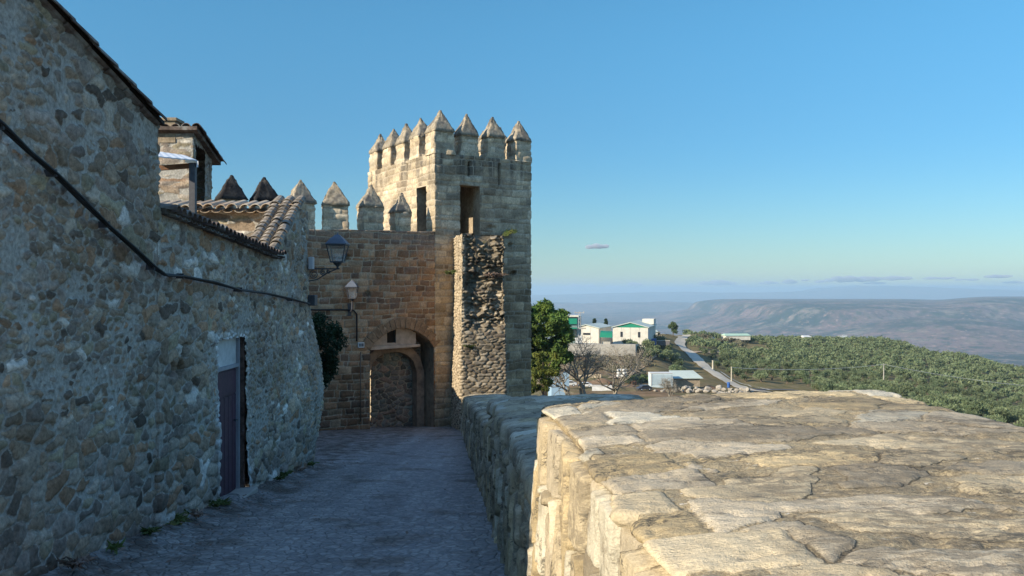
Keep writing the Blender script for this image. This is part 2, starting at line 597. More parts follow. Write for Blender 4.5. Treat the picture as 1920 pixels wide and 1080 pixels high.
sd = bpy.data.lights.new('sun', 'SUN')
sd.energy = 4.5
sd.angle = radians(.5)
sd.color = (1, .875, .68)
so = bpy.data.objects.new('sun', sd)
COL.objects.link(so)
so.rotation_euler = L.to_track_quat('-Z', 'Y').to_euler()
so.location = (-40, -20, 40)

cd = bpy.data.cameras.new('camera')
cam = bpy.data.objects.new('camera', cd)
COL.objects.link(cam)
cam.location = (0, 0, 0)
cam.rotation_euler = (radians(90), 0, 0)
cd.sensor_width = 36
cd.lens = 36 * F / 1920
cd.shift_y = (HZ - 540) / 1920
cd.clip_start = .05
cd.clip_end = 120000
S.camera = cam
S.view_settings.view_transform = 'Standard'
S.view_settings.look = 'None'
S.view_settings.exposure = 0.86
S.cycles.max_bounces = 6
S.cycles.volume_bounces = 1
S.cycles.use_denoising = True
S.cycles.transparent_max_bounces = 8

# ------------------------------------------------------------------ terrain
COLS = [
    (-400, [(30, -6.5), (80, -12), (160, -20), (285, -19), (420, -27), (600, -60)]),
    (1000, [(30, -8), (80, -10.7), (120, -16), (160, -20), (200, -22.3), (230, -22), (250, -20.5), (270, -18.8), (285, -18.3), (330, -19), (420, -26), (600, -60)]),
    (1110, [(30, -8), (80, -10.7), (120, -16), (160, -20), (200, -22.3), (230, -22), (250, -20.5), (270, -18.8), (285, -18.3), (330, -18.6), (420, -25), (600, -60)]),
    (1220, [(30, -8), (80, -10.9), (120, -16), (160, -20.5), (200, -22.5), (225, -23), (250, -22), (270, -19.6), (285, -18.8), (330, -19.2), (400, -20.5), (450, -23.1), (520, -30), (600, -55)]),
    (1300, [(30, -8.5), (80, -11.5), (160, -21), (200, -23.5), (230, -24.8), (260, -24.5), (300, -23.5), (330, -23.4), (400, -22.6), (450, -23.4), (520, -29), (600, -48)]),
    (1400, [(30, -9), (80, -12.5), (160, -21), (200, -24), (230, -26.5), (300, -28), (400, -29), (500, -29.6), (560, -33), (620, -50)]),
    (1640, [(30, -10), (80, -14), (160, -22), (200, -25.5), (250, -30), (300, -32.5), (400, -34), (500, -31.6), (540, -32.4), (600, -38), (680, -60)]),
    (1780, [(30, -11), (80, -16), (160, -24), (200, -28), (250, -33), (300, -36), (400, -39), (500, -39), (560, -45), (680, -75)]),
    (1920, [(30, -12), (80, -18), (160, -27), (200, -31), (250, -38), (300, -42), (400, -46.5), (500, -47.5), (560, -54), (680, -95)]),
    (2400, [(30, -14), (80, -24), (160, -38), (250, -52), (400, -72), (500, -85), (600, -105), (680, -130)]),
]


def far_z(X, Y):
    n1 = fbm(X / 900, Y / 900, 201, 4) - .5
    z = -335 + 70 * np.clip(n1, -.1, 1) + 20 * (fbm(X / 260, Y / 260, 210, 3) - .5)
    n2 = fbm(X / 1500, Y / 1500, 220, 4) - .5
    a = X / np.maximum(Y, 50)
    m = sst(1500, 2350, X + 500 * n2) * sst(4300, 6900, Y + 1500 * n2 - 300 * (fbm(X / 350, Y / 350, 225, 3) - .5)) * (1 - sst(9500, 12500, Y))
    cl = sst(.62, .78, m)
    m = .72 * m + .28 * cl
    plate = -92 + 10 * (fbm(X / 1200, Y / 5000, 230, 3) - .5) + 26 * sst(.50, .56, a) - 8 * np.exp(-((a - .495) / .02) ** 2)
    z = z * (1 - m) + plate * m
    hill = 175 * np.exp(-(((X - 2750) / 800) ** 2 + ((Y - 5500) / 700) ** 2) ** 1.4) * (.8 + .5 * (n1 + .1))
    z = np.maximum(z, -330 + hill)
    r1 = sst(10500, 13500, Y) * (1 - sst(14500, 17500, Y))
    z = z + r1 * (420 * np.clip(fbm(X / 2600, Y / 2600, 240, 4) - .40, 0, 1)) * (1 - m)
    r0 = sst(6800, 8800, Y) * (1 - sst(9400, 11500, Y))
    z = z + r0 * 380 * np.clip(fbm(X / 1700 + 3, Y / 1700, 246, 4) - .42, 0, 1) * (1 - m)
    h2 = 250 + 170 * sst(.12, .42, a)
    r2 = sst(20000, 25500, Y) * (1 - sst(27000, 33000, Y))
    z = z + r2 * h2 * (.55 + .75 * fbm(X / 3800, Y / 9000, 250, 4))
    return z


def terr(X, Y):
    X, Y = np.asarray(X, float), np.asarray(Y, float)
    px = 960 + F * X / np.maximum(Y, 25)
    cols = np.array([c[0] for c in COLS], float)
    prof = np.stack([np.interp(Y, [p[0] for p in c[1]], [p[1] for p in c[1]]) for c in COLS])
    k = np.clip(np.searchsorted(cols, px) - 1, 0, len(cols) - 2)
    t = np.clip((px - cols[k]) / (cols[k + 1] - cols[k]), 0, 1)
    t = t * t * (3 - 2 * t)
    ii = np.indices(px.shape)
    lo = prof[(k, *ii)]
    hi = prof[(k + 1, *ii)]
    z = lo * (1 - t) + hi * t
    near = gz(X, Y) - .55 - 3.4 * sst(1.9, 6, X) - 1.0 * sst(6, 30, X) - .4 * sst(7, 14, -X)
    z = near * (1 - sst(32, 80, Y)) + z * sst(32, 80, Y)
    fz = far_z(X, Y)
    f = sst(0, 1, (Y - 620) / 1100)
    z = np.where(Y > 620, z + (fz - z) * f ** .75, z)
    z = z + (fbm(X / 9, Y / 9, 260, 3) - .5) * 1.2 * sst(60, 120, Y) * (1 - sst(600, 1200, Y))
    return z


def tz(x, y):
    return float(terr(np.array([x]), np.array([y]))[0])


rows = np.concatenate([np.linspace(-14, 60, 50), np.linspace(62, 640, 230), np.geomspace(650, 42000, 260)])
av = np.concatenate([np.linspace(-2.2, -.15, 40)[:-1], np.linspace(-.15, .72, 430), np.linspace(.72, 2.2, 40)[1:]])
A_, Y_ = np.meshgrid(av, rows)
X_ = A_ * (Y_ + 40)
Z_ = terr(X_, Y_)
idx = np.arange(A_.size).reshape(A_.shape)
Q = np.stack([idx[:-1, :-1], idx[:-1, 1:], idx[1:, 1:], idx[1:, :-1]], -1).reshape(-1, 4)

m, nt, b = newmat('hillside_soil')
p = pos_node(nt)
sep = nd(nt, 'SeparateXYZ', i_0=p)
dist = sep.outputs['Y']
n_s = noise(nt, p, .35, 5, .65)
n_m = noise(nt, p, .055, 4, .6)
near_c = mix(nt, rng(nt, n_m, .40, .60), (.20, .135, .082, 1), (.155, .135, .07, 1))
near_c = mix(nt, 1., near_c, rng(nt, n_s, .25, .75, .6, 1.4, False), 'MULTIPLY')
grove = mix(nt, rng(nt, n_s, .35, .65), (.13, .115, .055, 1), (.19, .15, .085, 1))
near_c = mix(nt, rng(nt, sep.outputs['X'], 25, 70), near_c, grove)
n_f = noise(nt, p, .0016, 6, .62)
n_f2 = noise(nt, p, .006, 5, .6)
vor = noise(nt, p, .02, 5, .65)
fc = mix(nt, rng(nt, n_f, .40, .58), (.024, .036, .028, 1), (.15, .095, .08, 1))
fc = mix(nt, rng(nt, n_f2, .5, .68, 0, .85), fc, (.20, .16, .12, 1))
fc = mix(nt, rng(nt, n_f2, .46, .36, 0, .85), fc, (.02, .032, .024, 1))
fc = mix(nt, rng(nt, vor, .58, .64, 0, .6), fc, (.32, .21, .165, 1))
fc = mix(nt, rng(nt, vor, .47, .40, 0, .7), fc, (.025, .045, .02, 1))
c = mix(nt, rng(nt, dist, 600, 900), near_c, fc)
nt.links.new(c, b.inputs['Base Color'])
b.inputs['Roughness'].default_value = 1
b.inputs['Specular IOR Level'].default_value = 0
bp = nd(nt, 'Bump', i_Strength=.5, i_Distance=.4, i_Height=n_s)
nt.links.new(bp.outputs[0], b.inputs['Normal'])
M['soil'] = m
tag(mesh_np('hillside', np.stack([X_, Y_, Z_], -1).reshape(-1, 3), Q, m), None, None, kind='structure')

# haze: the air of the valley
hm = bpy.data.materials.new('haze_air')
hm.use_nodes = True
nt = hm.node_tree
nt.nodes.clear()
pv = nd(nt, 'VolumePrincipled', i_Density=.000088, i_Anisotropy=.1)
pv.inputs['Color'].default_value = (.52, .73, .90, 1)
nt.links.new(pv.outputs[0], nd(nt, 'OutputMaterial').inputs['Volume'])
hb = MB()
hb.bx(-100000, 100000, -4000, 46000, float(Z_.min()) - 1, max(9.0, float(Z_.max()) + 1))
tag(hb.build('haze', hm), None, None, kind='stuff')

# street
xs = np.arange(-9.5, 1.2, .08)
ys = np.arange(-6, 40, .08)
GX, GY = np.meshgrid(xs, ys)
GZ = gz(GX, GY) + .05 * (fbm(GX * .7, GY * .7, 31, 4) - .5) + .02 * (fbm(GX * 5, GY * 5, 33, 3) - .5) + .10 * sst(-3.2, -3.75, GX) * sst(17, 15, GY)
idx = np.arange(GX.size).reshape(GX.shape)
Q = np.stack([idx[:-1, :-1], idx[:-1, 1:], idx[1:, 1:], idx[1:, :-1]], -1).reshape(-1, 4)
m, nt, b = newmat('cobbled_paving')
p = pos_node(nt)
wv = nd(nt, 'VectorMath', operation='ADD', i_0=p, i_1=nd(nt, 'VectorMath', operation='SCALE', i_0=noise(nt, p, 6, 3, .5, 1), i_Scale=.06).outputs[0]).outputs[0]
vo = nd(nt, 'TexVoronoi', feature='DISTANCE_TO_EDGE', i_Vector=wv, i_Scale=9.5).outputs[0]
vc = nd(nt, 'TexVoronoi', i_Vector=wv, i_Scale=9.5).outputs['Color']
rr = nd(nt, 'SeparateColor', i_0=vc).outputs[0]
n1 = noise(nt, p, 24, 5, .65)
n2 = noise(nt, p, 1.3, 4, .6)
c = mix(nt, rr, (.22, .215, .205, 1), (.36, .34, .31, 1))
c = mix(nt, 1., c, rng(nt, n1, .25, .75, .6, 1.4, False), 'MULTIPLY')
c = mix(nt, rng(nt, vo, .01, .08), (.235, .225, .205, 1), c)
c = mix(nt, rng(nt, n2, .52, .66, 0, .75), c, mix(nt, 1., c, (.5, .43, .36, 1), 'MULTIPLY'))
sx = nd(nt, 'SeparateXYZ', i_0=p).outputs['X']
n5 = noise(nt, p, 3.2, 5, .65)
trk = noise(nt, nd(nt, 'VectorMath', operation='MULTIPLY', i_0=p, i_1=(1.6, .10, 0)).outputs[0], 1., 4, .6)
c = mix(nt, 1., c, rng(nt, trk, .3, .7, .72, 1.25, False), 'MULTIPLY')
gut = mth(nt, 'MULTIPLY', rng(nt, sx, -2.5, -3.6), rng(nt, n5, .42, .62))
c = mix(nt, mth(nt, 'MULTIPLY', gut, .85), c, (.075, .055, .04, 1))
nt.links.new(c, b.inputs['Base Color'])
b.inputs['Roughness'].default_value = .72
b.inputs['Specular IOR Level'].default_value = .35
bp = nd(nt, 'Bump', i_Strength=.7, i_Distance=.025, i_Height=mth(nt, 'ADD', rng(nt, vo, 0, .16), mth(nt, 'MULTIPLY', n1, .4)))
nt.links.new(bp.outputs[0], b.inputs['Normal'])
tag(mesh_np('street', np.stack([GX, GY, GZ], -1).reshape(-1, 3), Q, m), None, None, kind='structure')

# ------------------------------------------------------------------ left side: house with the verge, courtyard wall
WX = -3.65


def holes(lst):
    def f(u, v):
        h = 0
        for (a, c_, ra, rc, d) in lst:
            nz = (fbm(u * 9, v * 9, 77, 2) - .5) * .9
            h = h - d * sst(1.15, .75, np.sqrt(((u - a) / ra) ** 2 + ((v - c_) / rc) ** 2) + nz)
        return h
    return f


house = thing('stone_house', 'tall rubble stone house with a sloping tiled verge at the near end of the street', 'house', (WX, 6, gz(0, 6)))
hv = lambda x, y: 1.74 + (8.85 - y) * .252
hp = [(-9, 8.85), (-9, 2.75), (WX, 2.75), (WX, 8.85)]


def house_tint(c, u, v, e):
    big = fbm(u * .45, v * .45, 301, 3)
    c = c * (.72 + .55 * big)[..., None]
    return c


wall('wall', hp, lambda x, y: gz(x, y) - .4, hv, 'rubble', M['house'], PAL_HOUSE, house, step=.026, cw=.27, ch=.20, seed=11,
     mw=.034, depth=.034, rough=.010, cap='top', tint=house_tint, merge=.42) if False else None


def house_wall(name, pts, z1, parent, seed, step=.022, dent=None, mask=None, batter=None, tint=house_tint, closed=True, cap='top', z0=None):
    xy, nn, s = trace(pts, step, closed)
    f0 = np.array([(z0(x, y) if z0 else gz(x, y) - .4) for x, y in xy])
    f1 = np.array([z1(x, y) for x, y in xy])
    nv = int((f1 - f0).max() / step) + 1
    t = np.linspace(0, 1, nv)[:, None]
    Z = f0[None] + (f1 - f0)[None] * t
    pos = np.stack([np.broadcast_to(xy[:, 0], Z.shape), np.broadcast_to(xy[:, 1], Z.shape), Z], -1).copy()
    nrm = np.stack([np.broadcast_to(nn[:, 0], Z.shape), np.broadcast_to(nn[:, 1], Z.shape), np.zeros(Z.shape)], -1)
    u = pos[..., 1] + .37 * pos[..., 0]
    if batter is not None:
        pos += nrm * batter(pos)[..., None]
    wsel = fbm(u * .5, Z * .5, seed + 400, 2)
    wu = (fbm(u * 7, Z * 7, seed + 410, 3) - .5) * .09
    wz = (fbm(u * 7 + 50, Z * 7, seed + 420, 3) - .5) * .07
    e1, R1, c1 = rubble(u + wu, Z + wz, .215, .125, seed, merge=.42, jit=.9)
    e2, R2, c2 = rubble(u + wu, Z + wz, .13, .075, seed + 5, merge=.42, jit=.9)
    wsel = wsel + .16 * sst(-.9, -2.4, Z)
    m_ = wsel + .12 * (fbm(u * 3, Z * 3, seed + 430, 2) - .5) > .53
    e = np.where(m_, e1, e2)
    smear = fbm(u * 2.6, Z * 2.6, seed + 440, 4)
    e = e - sst(.50, .74, smear) * (.022 + .018 * sst(-.6, .9, Z))
    R = [np.where(m_, a, b_) for a, b_ in zip(R1, R2)]
    cc = tuple(np.where(m_, a, b_) for a, b_ in zip(c1, c2))
    return relief(name, pos, nrm, (e, R, cc), M['house'], PAL_HOUSE, parent, mw=.018, depth=.024, rough=.020, loop=closed, cap=cap,
                  tint=tint, dent=dent, mask=mask, uv=(u, Z))


house_wall('wall', hp, hv, house, 11)
# roof: barrel tiles running down the slope, verge overhanging the street wall
rb = MB()
sl = Vector((0, 1, -.252)).normalized()
up = Vector((0, .252, 1)).normalized()
base = Vector((0, 2.55, hv(0, 2.55) - .05))
for i in range(26):
    x = WX + .05 - i * .215
    for j in range(17):
        q = base + sl * (j * .375)
        r = (.085 if i == 0 else .105) + random.uniform(-.006, .006)
        rb.tile((x - (.03 if i == 0 else 0) + random.uniform(-.008, .008), q.y, q.z + .012 + random.uniform(-.006, .01)), (sl + up * .045), (1, 0, 0), up, .43, r * .86, r)
        if i:
            rb.tile((x + .1075, q.y, q.z - .0), (sl + up * .045), (1, 0, 0), -up * .6, .43, r, r * .86)
o = rb.build('roof', M['oldtile'], house, smooth=False)
sb = MB()
sb.hexa([(-9, 2.6, hv(0, 2.6) - .02), (WX + .04, 2.6, hv(0, 2.6) - .02), (WX + .04, 8.87, hv(0, 8.87) - .02), (-9, 8.87, hv(0, 8.87) - .02),
         (-9, 2.6, hv(0, 2.6) + .02), (WX + .04, 2.6, hv(0, 2.6) + .02), (WX + .04, 8.87, hv(0, 8.87) + .02), (-9, 8.87, hv(0, 8.87) + .02)])
sb.build('roof_boards', M['dark'], house)

# courtyard wall with door
yard = thing('courtyard_wall', 'rubble courtyard wall with a purple door, white jambs and rising tile coping', 'wall', (WX, 12, gz(0, 12)))


def cz(x, y):
    a = .885 + (y - 8.85) / (13.1 - 8.85) * (.573 - .885) - .06
    b_ = .513 + (y - 13.1) / 1.5 * .93
    return float(np.interp(y, [8.8, 13.1, 14.55, 16], [.825, .513, 1.40, 1.44]))


DY0, DY1, DZ1 = 10.58, 11.66, -.62
dz0 = gz(0, 11.1) + .06


def bulge(pos):
    y, z = pos[..., 1], pos[..., 2]
    return .26 * sst(13.0, 15.6, y) * np.exp(-((z + 1.7) / 1.1) ** 2) * (pos[..., 0] > -4.05) + .05 * sst(0, -3, z)


def dmask(u, v):
    y = u - .37 * WX
    return ~((y > DY0) & (y < DY1) & (v > dz0 - .5) & (v < DZ1))


def yard_tint(c, u, v, e):
    y = u - .37 * WX
    c = house_tint(c, u, v, e) * (1.04 + .1 * sst(9, 13, y))[..., None]
    n = fbm(u * 7, v * 7, 311, 3)
    d = np.minimum(np.abs(y - DY0), np.abs(y - DY1))
    wz = (v < DZ1 + .1) & (v > dz0)
    d2 = np.where((y > DY0 - .1) & (y < DY1 + .1), np.abs(v - DZ1 - .03), 9)
    k = np.where(wz, sst(.16, .03, d + (n - .5) * .25), 0) * .8
    k = np.maximum(k, sst(.10, .02, d2 + (n - .5) * .10) * .95)
    return c * (1 - k[..., None]) + np.array([.62, .62, .60]) * k[..., None]


hl = []
for (px, py, rw, rh, d) in ((345, 657, .07, .10, .13), (322, 692, .07, .09, .13), (338, 694, .11, .10, .13), (315, 540, .05, .11, .10), (297, 585, .08, .10, .08), (360, 620, .06, .07, .08), (362, 722, .07, .08, .06)):
    Yh = 3.65 * F / (960 - px)
    hl.append((Yh + .37 * WX, (HZ - py) / F * Yh, rw, rh, d))
yp = [(WX + .006, 8.79), (WX, 15.25), (-3.72, 15.5), (-4.05, 15.58), (-4.15, 14.9), (-4.15, 8.862), (-3.75, 8.862), (-3.75, 8.79)]
house_wall('wall', yp, cz, yard, 11, dent=holes(hl), mask=lambda u, v: dmask(u, v), batter=bulge, tint=yard_tint)
# door recess
XD = WX - .125
db = MB()
db.bx(XD - .03, WX - .012, DY1 - .005, DY1 + .05, dz0 - .3, DZ1 + .02)
db.bx(XD - .03, WX - .012, DY0 - .05, DY0 + .005, dz0 - .3, DZ1 + .02)
db.bx(XD - .03, WX - .012, DY0 - .05, DY1 + .05, DZ1 - .004, DZ1 + .06)
db.build('door_jamb', plain('rough_red_jamb', (.12, .075, .06), .95, .7, 16, .6, .1, bdist=.03, mott=(.45, .43, .41)), yard)
fr = MB()
fr.bx(XD, XD + .06, DY0, DY0 + .05, dz0, -1.03)
fr.bx(XD, XD + .06, DY1 - .055, DY1 - .005, dz0, DZ1 - .004)
fr.bx(XD, XD + .06, DY0 + .05, DY1 - .055, -1.03, -.985)
fr.build('door_frame', plain('grey_painted_frame', (.30, .30, .32), .6, .2, 9, .1), yard)
dl = MB()
dl.bx(XD - .02, XD + .015, DY0 + .05, DY1 - .06, dz0, -1.03)
dd = dl.build('door', M['door'], yard)
dl = MB()
n = 6
for i in range(n):
    a = DY0 + .06 + i * (DY1 - DY0 - .13) / n
    dl.bx(XD + .0155, XD + .026, a + .006, a + (DY1 - DY0 - .13) / n - .006, dz0 + .02, -1.40)
dl.bx(XD + .0155, XD + .028, DY0 + .07, DY1 - .08, -1.37, -1.06)
dl.build('door_panel', M['door'], dd)
dl = MB()
dl.tube([(XD + .02, DY1 - .16, dz0 + .95), (XD + .08, DY1 - .16, dz0 + .95), (XD + .08, DY1 - .26, dz0 + .95)], .011)
dl.build('handle', M['iron'], dd)
tb = MB()
tb.bx(XD - .01, XD + .02, DY0 - .02, DY1 - .055, -.985, DZ1 + .02)
tb.build('transom_panel', M['plaster'], yard)
st = MB()
st.bx(WX - .12, WX + .16, DY0 - .05, DY1 + .08, dz0 - .4, dz0)
st.build('doorstep', M['concrete'], yard, bevel=.02)
# tile coping of the courtyard wall: level run with tile ends over the street, then two rows up the rake
tb = MB()
k = int((13.15 - 8.95) / .15)
for i in range(k + 1):
    y = 8.95 + i * .15
    z = cz(0, y) + .045
    r = .074 + random.uniform(-.006, .006)
    jz = random.uniform(-.008, .012)
    tb.tile((WX - .52, y, z + .055 + jz), (1, 0, -.12), (0, 1, 0), (0, 0, 1), .68, r * .85, r)
    tb.tile((WX - .52, y + .075, z + .02), (1, 0, -.12), (0, 1, 0), (0, 0, -.6), .64, r, r * .85)
tb.build('tile_coping', M['oldtile'], yard)
mb = MB()
mb.hexa([(WX - .55, 8.86, cz(0, 8.86) - .02), (WX + .05, 8.86, cz(0, 8.86) - .02), (WX + .05, 13.1, cz(0, 13.1) - .02), (WX - .55, 13.1, cz(0, 13.1) - .02),
         (WX - .55, 8.86, cz(0, 8.86) + .05), (WX + .05, 8.86, cz(0, 8.86) + .04), (WX + .05, 13.1, cz(0, 13.1) + .04), (WX - .55, 13.1, cz(0, 13.1) + .05)])
mb.build('mortar_bed', plain('mossy_mortar', (.10, .085, .07), .95, .4, 15, .4), yard)
tb = MB()
a0, a1 = Vector((0, 13.0, cz(0, 13.1) + .05)), Vector((0, 14.75, 1.56))
ax = (a1 - a0).normalized()
upv = Vector((0, -ax.z, ax.y))
ln = (a1 - a0).length
n = int(ln / .13)
for c_, x in ((0, WX - .02), (1, WX - .20), (2, WX - .38)):
    for j in range(n):
        q = a0 + ax * (ln * (1 - (j + 1) / n))
        r = .092 + random.uniform(-.007, .007)
        tb.tile((x + random.uniform(-.01, .01), q.y, q.z + .02 + random.uniform(-.006, .01)), -(ax - upv * .12) * -1, (1, 0, 0), upv, .24, r, r * .84)
        if c_:
            tb.tile((x + .09, q.y, q.z + .0), ax, (1, 0, 0), -upv * .6, .21, r, r * .86)
tb.build('raking_tiles', M['tile'], yard)

# back wall of the yard, sunlit, with a row of tile ends
back = thing('garden_wall', 'low sunlit wall topped by a row of curved clay tiles behind the courtyard', 'wall', (-5.2, 14.8, gz(0, 14.8)))
house_wall('wall', [(-4.18, 14.72), (-4.18, 15.05), (-8.2, 15.05), (-8.2, 14.72)][::-1], lambda x, y: 1.37, back, 37, step=.03)
tb = MB()
for i in range(23):
    x = -3.78 - i * .195
    z = 1.44
    r = .096 + random.uniform(-.008, .008)
    jz = random.uniform(-.01, .015)
    tb.tile((x, 15.15, z + .10 + jz), (random.uniform(-.03, .03), -1, -.22), (1, 0, 0), (0, 0, 1), .66, r * .85, r)
    tb.tile((x - .098, 15.15, z + .06), (0, -1, -.22), (1, 0, 0), (0, 0, -.6), .60, r, r * .85)
tb.build('tile_coping', plain('pale_clay_tile', (.42, .315, .22), .9, .4, 9, .3, .15, mott=(.40, .34, .26)), back)

# awning in the yard
aw = thing('awning', 'small white metal awning on a dark post above the courtyard tiles', 'awning', (-4.4, 11.66, gz(0, 11.66)))
ab = MB()
n = 14
A0, B0, C0, D0 = P(262, 281, 12.9), P(347, 293, 12.7), P(369, 302, 11.6), P(262, 292, 11.2)
for i in range(n):
    t0, t1 = i / n, (i + 1) / n
    w0_, w1_ = (.005 if i % 2 else 0), (0 if i % 2 else .005)
    up0 = Vector((0, 0, .014))
    p = [D0.lerp(C0, t0), D0.lerp(C0, t1), A0.lerp(B0, t1), A0.lerp(B0, t0)]
    p = [p[0] + Vector((0, 0, w0_)), p[1] + Vector((0, 0, w1_)), p[2] + Vector((0, 0, w1_)), p[3] + Vector((0, 0, w0_))]
    ab.hexa(p + [q_ + up0 for q_ in p])
fa = Vector((0, 0, -.085))
ab.hexa([C0 + fa, C0 + fa + Vector((.02, 0, 0)), B0 + fa + Vector((.02, 0, 0)), B0 + fa, C0 - Vector((0, 0, .002)), C0 + Vector((.02, 0, 0)), B0 + Vector((.02, 0, 0)), B0 - Vector((0, 0, .002))])
ab.build('roof_sheet', M['tin'], aw)
pb = MB()
pb.bx(C0.x - .115, C0.x - .035, 11.62, 11.70, gz(0, 12), C0.z - .02)
pb.build('post', M['iron'], aw)
pb = MB()
pb.tube([P(262, 318, 11.75), P(356, 311, 11.75)], .045, 4)
pb.build('beam', M['wood'], aw)

# turret house behind
tur = thing('turret_house', 'narrow stone turret house with lean-to tile roof and chimney behind the awning', 'house', (-8.5, 20, gz(0, 20)))
TX = -7.08
tf = lambda x, y: 3.52 - (y - 19) * .36


def tmask(u, v):
    y = u - .37 * TX
    return ~((y > 19.1) & (y < 19.72) & (v < 3.25) & (v > -2))


house_wall('wall', [(-9.6, 20.4), (-9.6, 19), (TX, 19), (TX, 20.15), (-7.6, 20.2), (-7.6, 20.4)], tf, tur, 53, step=.05, mask=lambda u, v: tmask(u, v) | (u < 16.47))
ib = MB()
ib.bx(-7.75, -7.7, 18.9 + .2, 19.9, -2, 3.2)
ib.build('alcove_shade', M['dark'], tur)  # near-black sheet paints the shade inside the recess
rb = MB()
for i in range(12):
    x = TX + .1 - i * .23
    for j in range(6):
        y = 18.85 + j * .27
        rb.tile((x, y, tf(0, y) + .05 + random.uniform(-.01, .01)), Vector((0, 1, -.34)), (1, 0, 0), (0, .3, 1), .34, .10, .118)
rb.hexa([(-9.7, 18.85, tf(0, 18.85) - .02), (TX + .12, 18.85, tf(0, 18.85) - .02), (TX + .12, 20.4, tf(0, 20.4) - .02), (-9.7, 20.4, tf(0, 20.4) - .02),
         (-9.7, 18.85, tf(0, 18.85) + .06), (TX + .12, 18.85, tf(0, 18.85) + .06), (TX + .12, 20.4, tf(0, 20.4) + .06), (-9.7, 20.4, tf(0, 20.4) + .06)])
tr = rb.build('roof', M['oldtile'], tur)
cb = MB()
cb.bx(-7.95, -7.5, 19.0, 19.4, 3.3, 3.78)
cb.bx(-7.99, -7.46, 18.96, 19.44, 3.782, 3.85)
cb.build('chimney', M['inner'], tr)

# unseen house and wall, added and sized to shade the lane
nb = thing('unseen_shade_house', 'unseen low stone house added behind the courtyard to shade the lane', 'house', (-8, 17, gz(0, 17)))
house_wall('wall', [(-11, 18.7), (-11, 15.6), (-6.2, 15.6), (-6.2, 18.7)], lambda x, y: 1.15, nb, 61, step=.08)
rb = MB()
rb.hexa([(-11.1, 15.5, 1.0), (-6.1, 15.5, 1.0), (-6.1, 18.8, 1.16), (-11.1, 18.8, 1.16), (-11.1, 15.5, 1.17), (-6.1, 15.5, 1.17), (-6.1, 18.8, 1.30), (-11.1, 18.8, 1.30)])
rb.build('roof', M['oldtile'], nb)
sw = thing('unseen_shade_wall', 'unseen rough stone wall by the hanging bush, height set to shade the lane', 'wall', (-6.4, 22, gz(0, 22)))
house_wall('wall', [(-7.0, 25.9), (-7.0, 18.8), (-6.0, 18.8), (-6.3, 25.9)], lambda x, y: -.35 if y < 22 else -.85, sw, 67, step=.06)

# ------------------------------------------------------------------ gate wall and tower
U = Vector((cos(radians(32)), sin(radians(32)), 0))
V = Vector((-U.y, U.x, 0))
N0 = Vector((-2.58, 28.5, 0))
TW, TD = 3.85, 5.76


def G(w_, d, z):
    """wall coordinates: w along the wall, d back from its face, z"""
    return N0 + U * w_ + V * d + Vector((0, 0, z))


def xy(p):
    return (p.x, p.y)


GC, GH = -1.17, 1.14           # arch centre and half width
ZS, ZC = -1.92, -1.22          # springing, crown
zg = gz(0, 27.8)


def arch_z(w_):
    q = np.clip(np.abs(w_ - GC) / GH, 0, 1)
    return ZS + (ZC - ZS) * (1 - q ** 1.7) ** .72


gate = thing('gate_wall', 'brown stone gate wall with a pointed arch and pyramid-topped merlons', 'wall', (*xy(G(-3, 0, 0)), zg))
WL = -7.6
gp = [xy(G(WL, 1.35, 0)), xy(G(WL, 0, 0)), xy(G(-.004, 0, 0)), xy(G(-.004, 1.35, 0))]
gs0 = 1.35                      # arc length where the face starts


def gate_top(x, y):
    w_ = (Vector((x, y, 0)) - N0).dot(U)
    return 1.98 + .02 * w_ + .05 * (float(fbm(np.array([w_ * 1.3]), np.array([2.]), 5, 3)[0]) - .5)


def gmask(u, v):
    w_ = u - gs0 + WL
    face = (u > gs0 - .01) & (u < gs0 - WL + .01)
    inside = (np.abs(w_ - GC) < GH) & (v < arch_z(w_)) & (v > zg - .8)
    back_ = (u > gs0 - WL + 1.35)
    wb = -(u - (gs0 - WL + 1.35))
    return ~(face & inside) & ~(back_ & (np.abs(wb - GC) < GH + .2) & (v < -1.4))


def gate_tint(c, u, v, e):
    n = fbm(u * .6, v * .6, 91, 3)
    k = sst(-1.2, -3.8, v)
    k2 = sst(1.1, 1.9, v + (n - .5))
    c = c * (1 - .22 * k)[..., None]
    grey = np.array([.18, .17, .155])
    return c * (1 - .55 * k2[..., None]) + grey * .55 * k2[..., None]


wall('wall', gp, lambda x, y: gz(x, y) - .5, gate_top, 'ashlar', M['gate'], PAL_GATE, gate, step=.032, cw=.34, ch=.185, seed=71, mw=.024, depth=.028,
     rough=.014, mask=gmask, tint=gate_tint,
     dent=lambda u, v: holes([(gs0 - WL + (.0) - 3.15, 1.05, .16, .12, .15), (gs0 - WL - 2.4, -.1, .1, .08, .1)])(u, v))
# arch soffit and jambs
mb = MB()
n = 26
pa = [(GC + GH * (-1 + 2 * i / n)) for i in range(n + 1)]
prof = [(GC - GH, zg - .6)] + [(w_, float(arch_z(np.array(w_)))) for w_ in pa] + [(GC + GH, zg - .6)]
for (a, za), (b_, zb_) in zip(prof[:-1], prof[1:]):
    for d0, d1 in ((-.005, .45), (.45, 1.05)):
        mb.poly([G(a, d0, za), G(b_, d0, zb_), G(b_, d1, zb_), G(a, d1, za)])
mb.build('passage_lining', plain('brown_passage_stone', (.28, .20, .13), .95, .4, 6, .6, .1, bdist=.05), gate)
